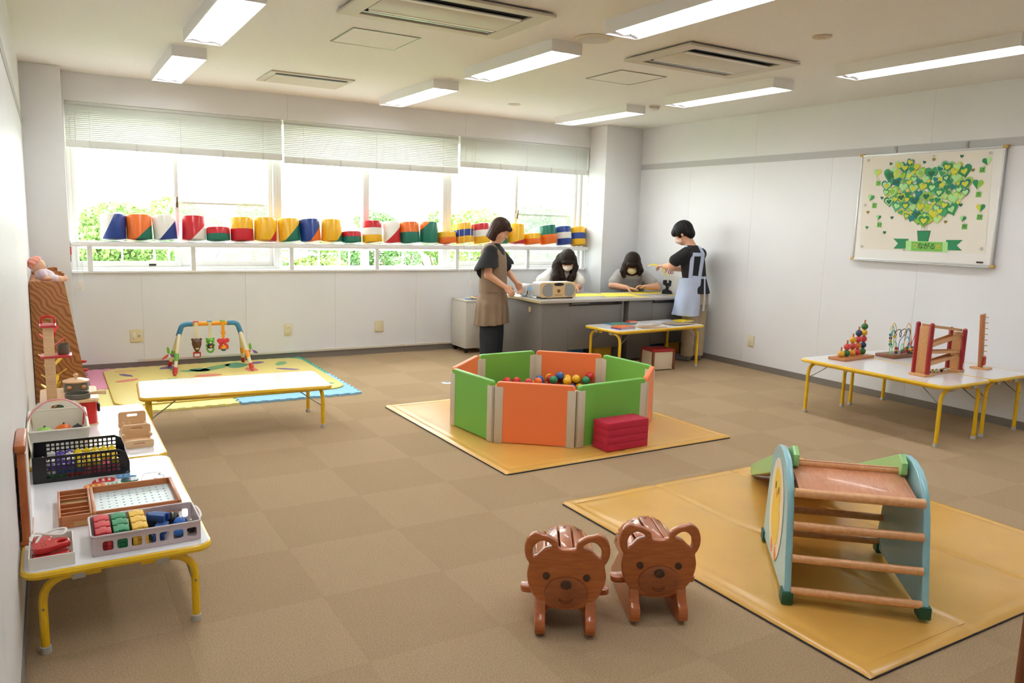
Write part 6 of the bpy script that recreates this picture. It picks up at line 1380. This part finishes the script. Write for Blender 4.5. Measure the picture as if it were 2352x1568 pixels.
v = Vol(hd.c-Vector((.14,.16,.2)), hd.c+Vector((.14,.12,.1)), .005); v.ell(hd.p(.03,0,-.055), hd.r(.072,.062,.05), hd.R, 0); v.ell(hd.p(.088,0,-.034), hd.r(.026,.026,.026), hd.R, .03); Mi = hd.M.transposed(); v.cut(lambda X, Y, Z: .03-(Mi[0][0]*(X-hd.c.x)+Mi[0][1]*(Y-hd.c.y)+Mi[0][2]*(Z-hd.c.z))); wear(p2, 'face_mask', v, MASKW)

# ---------------- person 3: brown bob, glasses, grey shirt, seated writing
K = 1.0
hd = Head((.05,-.13,1.0), math.radians(-88), .52, -.03, .98); v = Vol((-.42,-.5,-.01), (.5,.4,1.22), .0065); hd.skull(v)
v.cap((.04,.02,.86), (.05,-.06,.94), .05, .046, .03); v.loft([(.42,.02,.06,.12,.15),(.6,.03,.05,.1,.14),(.75,.04,.03,.1,.155),(.86,.045,.01,.085,.15),(.91,.045,.0,.05,.09)], -PI/2, .03)
A1 = [(-.105,.01,.875), (-.17,-.1,.735), (.0,-.21,.725)]; A2 = [(.2,.0,.875), (.345,-.09,.74), (.215,-.22,.742)]
v.chain(A1, [.048,.042,.03]); v.chain(A2, [.048,.042,.03]); hand(v, A1[2], (.92,-.3,-.08), (0,0,-1), 1, .15); hand(v, A2[2], (-.9,-.2,.12), (-.2,-.3,-.9), -1, .62)
for s in (-1, 1): v.chain([(s*.08+.02,.05,.45), (s*.09+.02,-.25,.44), (s*.09+.02,-.26,.08)], [.085,.06,.04]); v.cap((s*.09+.02,-.26,.04), (s*.09+.02,-.36,.03), .035, .03)
p3 = person('person with brown bob and glasses in grey shirt seated writing', (5.89, 7.248), -math.atan2(5.85, 7.2), v); hd.face(p3)
v = Vol((-.3,-.3,.42), (.44,.28,.98), .0065); v.loft([(.44,.02,.06,.135,.165),(.6,.03,.05,.12,.16),(.76,.04,.03,.118,.178),(.86,.045,.01,.102,.172),(.91,.045,.0,.07,.115),(.935,.047,-.01,.054,.062)], -PI/2, .02)
v.cap((-.095,.01,.868), (-.15,-.062,.772), .06, .07, .04); v.cap((.195,0,.868), (.29,-.055,.783), .06, .068, .04); wear(p3, 'shirt', v, GRYC)
CHK = mat('cloth_check', (118,118,120), .8, rgb2=(150,150,152), vs=120)
v = Vol((-.2,-.26,.42), (.28,.0,.95), .0065); v.loft([(.44,.03,.05,.15,.15),(.6,.03,.04,.134,.15),(.76,.04,.025,.13,.16),(.86,.045,.01,.113,.16)], -PI/2, 0); v.cut(lambda X, Y, Z: np.maximum(Y+.02, np.maximum(np.abs(X-.06)-.125, Z-.818))); wear(p3, 'apron_bib', v, CHK)
v = Vol((-.2,-.26,.72), (.3,.1,.99), .006); v.loft([(.72,.04,.03,.13,.19),(.86,.045,.01,.114,.184),(.91,.045,.0,.082,.127),(.945,.047,-.01,.066,.075)], -PI/2, 0); v.cut(lambda X, Y, Z: np.maximum(Y-.05, np.abs(np.abs(X-.055)-.115)-.022)); wear(p3, 'apron_straps', v, CHK)
v = Vol((-.2,-.42,.36), (.24,.2,.62), .008)
for s in (-1, 1): v.cap((s*.08+.02,.06,.46), (s*.09+.02,-.24,.445), .1, .075, .03)
wear(p3, 'trousers', v, NAVY)
v = Vol((-.12,-.31,.78), (.22,.1,1.17), .0058)
v.ell(hd.p(-.016,0,.034), hd.r(.114,.098,.108), hd.R, 0); v.ell(hd.p(-.035,0,-.03), hd.r(.09,.102,.09), hd.R, .03)
for q, zb in ((-1, .865), (1, .885)): pass
v.ell(hd.p(-.01,0,-.06), hd.r(.092,.112,.1), hd.R, .03); v.chain([(-.03,-.14,.97), (-.048,-.16,.91), (-.04,-.165,.85)], [.034,.032,.022], .04); v.chain([(.13,-.14,.97), (.145,-.16,.93), (.138,-.165,.885)], [.034,.03,.022], .04)
v.ell(hd.p(.082,-.0,-.07), hd.r(.066,.058,.088), hd.R, .008, '-'); v.ell(hd.p(.1,0,-.005), hd.r(.03,.055,.024), hd.R, .01, '-'); v.ell(hd.p(.085,0,.034), hd.r(.03,.076,.036), hd.R, .012)
hair_tex(v, hd, .0018); wear(p3, 'hair', v, HAIRD)
v = Vol(hd.c-Vector((.14,.16,.2)), hd.c+Vector((.14,.12,.1)), .005); v.ell(hd.p(.03,0,-.058), hd.r(.074,.064,.052), hd.R, 0); v.ell(hd.p(.088,0,-.036), hd.r(.026,.026,.028), hd.R, .03); Mi3 = hd.M.transposed(); hc3 = hd.c.copy(); v.cut(lambda X, Y, Z: .03-(Mi3[0][0]*(X-hc3.x)+Mi3[0][1]*(Y-hc3.y)+Mi3[0][2]*(Z-hc3.z))); wear(p3, 'face_mask', v, MASKC)
gl = MB()
for q in (-1, 1): gl.tube([hd.p(.094-.008*abs(math.cos(2*PI*k/20)*.02*q+.03*q)/.05, q*.032+.022*math.cos(2*PI*k/20), .002+.015*math.sin(2*PI*k/20)) for k in range(20)], .0014, 6, closed=True)
gl.tube([hd.p(.096,-.01,.004), hd.p(.1,0,.006), hd.p(.096,.01,.004)], .0014, 6); gl.build('glasses', mat('glasses_brown', (70,40,34), .3), p3)
for o_ in (p3,): o_.scale = (K, K, 1.0)
W3 = lambda x, y, z: Matrix.Translation((5.89,7.248,0)) @ Matrix.Rotation(-math.atan2(5.85, 7.2), 4, 'Z') @ Vector((x, y, z))
t = thing('pen', 'black pen held by the seated person with glasses', 'pen', W3(.135,-.235,.690)); t.rotation_euler = (.25, .35, 0)
MB().lathe([(.001,0),(.0035,.012),(.0042,.02),(.0042,.12),(.002,.13)], 10).build('barrel', BLACK, t); MB().box(.003, .006, -.0015, .0015, .08, .122).build('clip', STEEL, t)

# ---------------- person 4: short black hair, black shirt, pale blue apron, standing turned away
FY = math.radians(150)
hd = Head((-.178,.02,1.372), math.radians(168), .50, 0, 1.0); v = Vol((-.56,-.34,-.01), (.3,.44,1.52), .0064); hd.skull(v)
v.cap((-.06,0,1.2), (-.125,.01,1.31), .055, .05, .03); v.loft([(.7,-.02,0,.1,.14),(.9,-.04,0,.095,.125),(1.08,-.06,0,.095,.15),(1.18,-.065,0,.075,.14),(1.235,-.07,0,.045,.07)], FY, .03)
LA = [(-.135,-.125,1.165), (-.275,-.13,1.025), (-.35,.04,1.015)]; RA = [(.02,.135,1.16), (-.09,.23,.985), (-.25,.15,.985)]
v.chain(LA, [.05,.04,.028]); v.chain(RA, [.05,.04,.028]); hand(v, LA[2], (-.75,.62,-.05), (-.2,.2,-.9), 1, .6); hand(v, RA[2], (-.8,-.5,.1), (-.3,-.2,-.8), -1, .7)
legs(v, (-.06,-.05,-.75,.5), (.05,.06,-.75,.5))
p4 = person('person in pale blue apron and black shirt standing at the right desk end', (5.995, 6.197), -math.atan2(5.95, 6.16), v); hd.face(p4)
v = Vol((-.4,-.34,.72), (.3,.36,1.32), .0064)
sh = [(.74,.0,0,.14,.168),(.9,-.03,0,.118,.15),(1.06,-.055,0,.118,.165),(1.17,-.062,0,.1,.158),(1.22,-.068,0,.075,.12),(1.25,-.08,0,.06,.07)]
v.loft(sh, FY, .02); v.cap((-.134,-.123,1.164), (-.236,-.132,1.085), .064, .067, .04); v.cap((.02,.134,1.158), (-.03,.19,1.07), .064, .072, .04)
v.cut(lambda X, Y, Z: np.where(Y > -.0, -1, (1.075-.35*(X+.24)-Z)*np.where(X < -.19, 1, 0)-np.where(X < -.19, 0, 1)) if False else np.full_like(X+Y+Z, -1.)); wear(p4, 'shirt', v, BLKC)
v = Vol((-.4,-.34,.48), (.3,.36,1.3), .0064)
sk = [(.50,-.06,0,.165,.2),(.7,-.045,0,.16,.188),(.9,-.04,0,.135,.166),(.955,-.045,0,.128,.162)]
v.loft(sk, FY, 0, rip=(9,.012,.8,.5)); v.cut(lambda X, Y, Z: np.maximum(X-.04-.02*(.9-Z), (Z-.895)-(.12*(X+.2)))); v.bumpy(lambda X, Y, Z: .002*np.sin(30*X+25*Z)); wear(p4, 'apron_skirt', v, BLUC)
def off(rows, e): return [(z, a, b, c+e, d+e) for z, a, b, c, d in rows]
def strap(fn, nm):
    v = Vol((-.3,-.34,.74), (.3,.1,1.32), .0058); v.loft(off(sh, .009), FY, .02); v.cut(lambda X, Y, Z: np.maximum(Y-.04, fn(X, Y, Z))); wear(p4, nm, v, BLUC)
strap(lambda X, Y, Z: np.maximum(np.abs(X-np.where(Z < 1.16, -.07+.03*(Z-.9), -.064-.95*(Z-1.16)))-.021, .9-Z), 'apron_strap'); strap(lambda X, Y, Z: np.maximum(np.abs(X-np.where(Z < 1.16, .025+.08*(Z-.9), .046-.5*(Z-1.16)))-.019, .9-Z), 'apron_strap')
strap(lambda X, Y, Z: np.maximum(np.maximum(-.075-X, X-.06), np.abs(Z-1.155)-.02), 'apron_crossband'); strap(lambda X, Y, Z: np.maximum(-.05-X, np.abs(Z-.918+.1*X)-.013), 'apron_waistband')
MB().prism([(.07,.93),(.085,.93),(.1,.7),(.095,.56),(.075,.56),(.082,.7)], .112, .116, XZ).build('apron_tie', BLUC, p4)
v = Vol((-.25,-.26,.05), (.26,.28,.86), .007)
for x, y in ((-.06,-.05), (.05,.06)): v.loft([(.055,x,y,.065,.07),(.3,x,y,.07,.075),(.55,x*.8,y*.9,.085,.09),(.8,x*.4,y*.6,.1,.1)], FY, .02)
v.loft([(.62,0,0,.12,.15),(.84,-.01,0,.115,.14)], FY, .04); v.bumpy(lambda X, Y, Z: .002*np.sin(60*Z+20*X)*np.clip((.35-Z)*6,0,1)); wear(p4, 'trousers', v, KHA)
v = Vol((-.28,-.2,-.005), (.16,.24,.12), .006)
for x, y in ((-.06,-.05), (.05,.06)): v.cap((x+.01, y, .042), (x-.09, y+.05, .032), .043, .037, .02)
v.cut(lambda X, Y, Z: .002-Z); wear(p4, 'socks', v, SOCK)
v = Vol((-.36,-.14,1.22), (.0,.16,1.53), .0055)
v.ell(hd.p(-.016,0,.034), hd.r(.112,.092,.104), hd.R, 0); v.ell(hd.p(-.06,0,-.035), hd.r(.06,.078,.06), hd.R, .03); v.ell(hd.p(.07,0,.04), hd.r(.045,.07,.045), hd.R, .02)
for q in (-1, 1): v.ell(hd.p(.03,q*.07,.005), hd.r(.025,.014,.04), hd.R, .012)
v.ell(hd.p(.085,0,-.06), hd.r(.066,.08,.075), hd.R, .006, '-'); v.ell(hd.p(.0,0,-.085), hd.r(.05,.12,.06), hd.R, .008, '-')
hair_tex(v, hd, .0018); wear(p4, 'hair', v, HAIRK)
v = Vol(hd.c-Vector((.2,.14,.2)), hd.c+Vector((.1,.14,.1)), .005); v.ell(hd.p(.03,0,-.055), hd.r(.072,.062,.05), hd.R, 0); v.ell(hd.p(.088,0,-.034), hd.r(.026,.026,.026), hd.R, .03); Mi4 = hd.M.transposed(); hc4 = hd.c.copy(); v.cut(lambda X, Y, Z: .03-(Mi4[0][0]*(X-hc4.x)+Mi4[0][1]*(Y-hc4.y)+Mi4[0][2]*(Z-hc4.z))); wear(p4, 'face_mask', v, mat('mask_pink', (236,206,198), .7))
W4 = lambda x, y, z: Matrix.Translation((5.995,6.197,0)) @ Matrix.Rotation(-math.atan2(5.95, 6.16), 4, 'Z') @ Vector((x, y, z))
r4 = -math.atan2(5.95, 6.16)
t = MB(); t.grid(lambda u, v_: Vector((-.11+.11*u, .0+.004*v_, .02*math.sin(3*u)*1.0+(v_-.5)*.022*(1-.5*(1-u)))), 10, 2)
tag(t.build('paper_strip', PY, None, loc=W4(-.425,.1,1.005), rot=(0,0,r4)), 'curved yellow paper strip held by the person in blue apron', 'paper')
pth = spline3([(0,0,.01),(.0,0,-.02),(.02,0,-.055),(.05,-.01,-.075),(.08,-.02,-.07)], 5); t = MB(); t.grid(lambda u, v_: Vector(pth[int(round(u*20))])+Vector((.009*(v_-.5), 0, .009*(v_-.5))), 20, 1)
tag(t.build('paper_strip', PY, None, loc=W4(-.372,.03,.995), rot=(0,0,r4)), 'yellow paper offcut dangling below the hands of the person in blue apron', 'paper')
t = thing('scissors', 'red-handled scissors held by the person in blue apron', 'scissors', W4(-.285,.1,.968), r4)
for s in (-1, 1): MB().tube([(s*.014+.012*math.cos(2*PI*k/14), .0, -.02+.018*math.sin(2*PI*k/14)) for k in range(14)], .004, 6, closed=True).build('handle_ring', mat('scissor_red', (190,40,50), .4), t); MB().prism([(s*.004,0),(s*.008,.0),(0,.09)], -.001, .001, XZ).build('blade', STEEL, t)
W1 = lambda x, y, z: Matrix.Translation((3.87,6.9,0)) @ Matrix.Rotation(-math.atan2(3.87, 6.9), 4, 'Z') @ Vector((x, y, z)); q1 = -math.atan2(3.87, 6.9)
t = thing('scissors', 'black-handled scissors held by the person in brown apron', 'scissors', W1(.185,-.11,.745), q1)
for s in (-1, 1): MB().tube([(-.012+.014*math.cos(2*PI*k/14), .0, s*.012+.011*math.sin(2*PI*k/14)) for k in range(14)], .0035, 6, closed=True).build('handle_ring', BLACK, t); MB().prism([(0,s*.004),(0,s*.008),(.09,0)], -.001, .001, XZ).build('blade', STEEL, t)

# ---------------- chairs of the seated people
def chair(pos, rz, lb):
    t = thing('office_chair', lb, 'chair', (*pos, 0), rz, 'chairs behind the desks'); CS = mat('chair_fabric', (60,62,70), .8)
    MB().prism(rrect(-.2, .2, -.19, .19, .05), .345, .385).build('seat', CS, t, bevel=.012); me = shape2d(rrect(-.15, .15, .0, .22, .05), (), .03, .008, XZ); obj('backrest', me, CS, t, (0, .2, .46))
    for x in (-.195, .195):
        MB().tube(spline3([(x,-.16,.01),(x,-.16,.345),(x,.16,.345),(x,.205,.5),(x,.215,.62)], 4), .0105, 8).build('side_tube', mat('chair_chrome', (206,206,206), .25, metal=.7), t); MB().tube([(x,.18,.01), (x,.15,.345)], .0105, 8).build('rear_leg', mat('chair_chrome', (206,206,206), .25, metal=.7), t)
    return t
chair((5.095+.04, 7.446+.072), -math.atan2(5.03, 7.35), 'dark office chair under the long-haired person'); chair((5.905, 7.236), -math.atan2(5.85, 7.2), 'dark office chair under the person with glasses')

# ---------------- doll on the rack
v = Vol((-.02,-.1,0), (.28,.1,.24), .0045)
v.ell((.055,0,.125), (.05,.045,.045), rotm(0,-.5), 0); v.ell((.09,0,.115), (.018,.025,.018), None, .015); v.chain([(.085,0,.06), (.11,0,.04)], [.04,.042], .02)
for s in (-1, 1): v.chain([(.08,s*.04,.075), (.1,s*.055,.035), (.15,s*.045,.03)], [.017,.016,.012]); v.chain([(.12,s*.025,.03), (.19,s*.035,.022), (.225,s*.035,.025)], [.024,.02,.016]); v.ell((.228,s*.035,.032), (.011,.012,.018), None, .008)
DS = mat('doll_skin', (230,184,150), .5)
dl = tag(obj('baby_doll', v.mesh('baby_doll'), DS, None, (XL+.008, 6.62, .9055)), 'baby doll in striped hat leaning against the left wall on the rack', 'doll')
v = Vol((-.02,-.1,0), (.28,.1,.24), .0045); v.chain([(.08,0,.062), (.115,0,.04)], [.048,.05], .02)
for s in (-1, 1): v.chain([(.12,s*.025,.032), (.165,s*.034,.025)], [.03,.028], .01); v.chain([(.08,s*.042,.075), (.088,s*.05,.058)], [.024,.024], .01)
v.cut(lambda X, Y, Z: .003-Z); wear(dl, 'romper', v, mat('doll_cloth', (236,226,226), .8, rgb2=(222,200,216), vs=40))
v = Vol((-.03,-.1,.08), (.15,.1,.24), .0045); v.ell((.045,0,.14), (.056,.051,.05), rotm(0,-.5), 0); v.cut(lambda X, Y, Z: (X-.03)*.75-(Z-.135)*.65-.012); 
hm_ = bpy.data.materials.new('doll_hat'); hm_.use_nodes = True; nt = hm_.node_tree; tc_ = nt.nodes.new('ShaderNodeTexCoord'); wv = nt.nodes.new('ShaderNodeTexWave'); wv.inputs['Scale'].default_value = 14; wv.bands_direction = 'DIAGONAL'; cr = nt.nodes.new('ShaderNodeValToRGB'); cr.color_ramp.interpolation = 'CONSTANT'; cr.color_ramp.elements[0].color = (*lin((240,176,170)), 1); cr.color_ramp.elements[1].color = (*lin((238,140,90)), 1); cr.color_ramp.elements[1].position = .62
nt.links.new(tc_.outputs['Object'], wv.inputs['Vector']); nt.links.new(wv.outputs['Fac'], cr.inputs['Fac']); nt.links.new(cr.outputs['Color'], nt.nodes['Principled BSDF'].inputs['Base Color'])
wear(dl, 'striped_hat', v, hm_)
MB().lathe([(.014,0),(.016,.003),(.012,.006),(.001,.007)], 18).build('pacifier', mat('pac_pink', (226,160,186), .3), dl, loc=(.104,0,.115), rot=(0,1.3,0)); MB().tube([(.118+.004*math.sin(k), .012*math.cos(2*PI*k/16), .118+.012*math.sin(2*PI*k/16)) for k in range(16)], .0022, 6, closed=True).build('pacifier_ring', mat('pac_mint', (170,214,200), .3), dl)
for s in (-1, 1): MB().sphere((.095, s*.018, .135), .0045, 10, 8).build('eye', BLACK, dl)
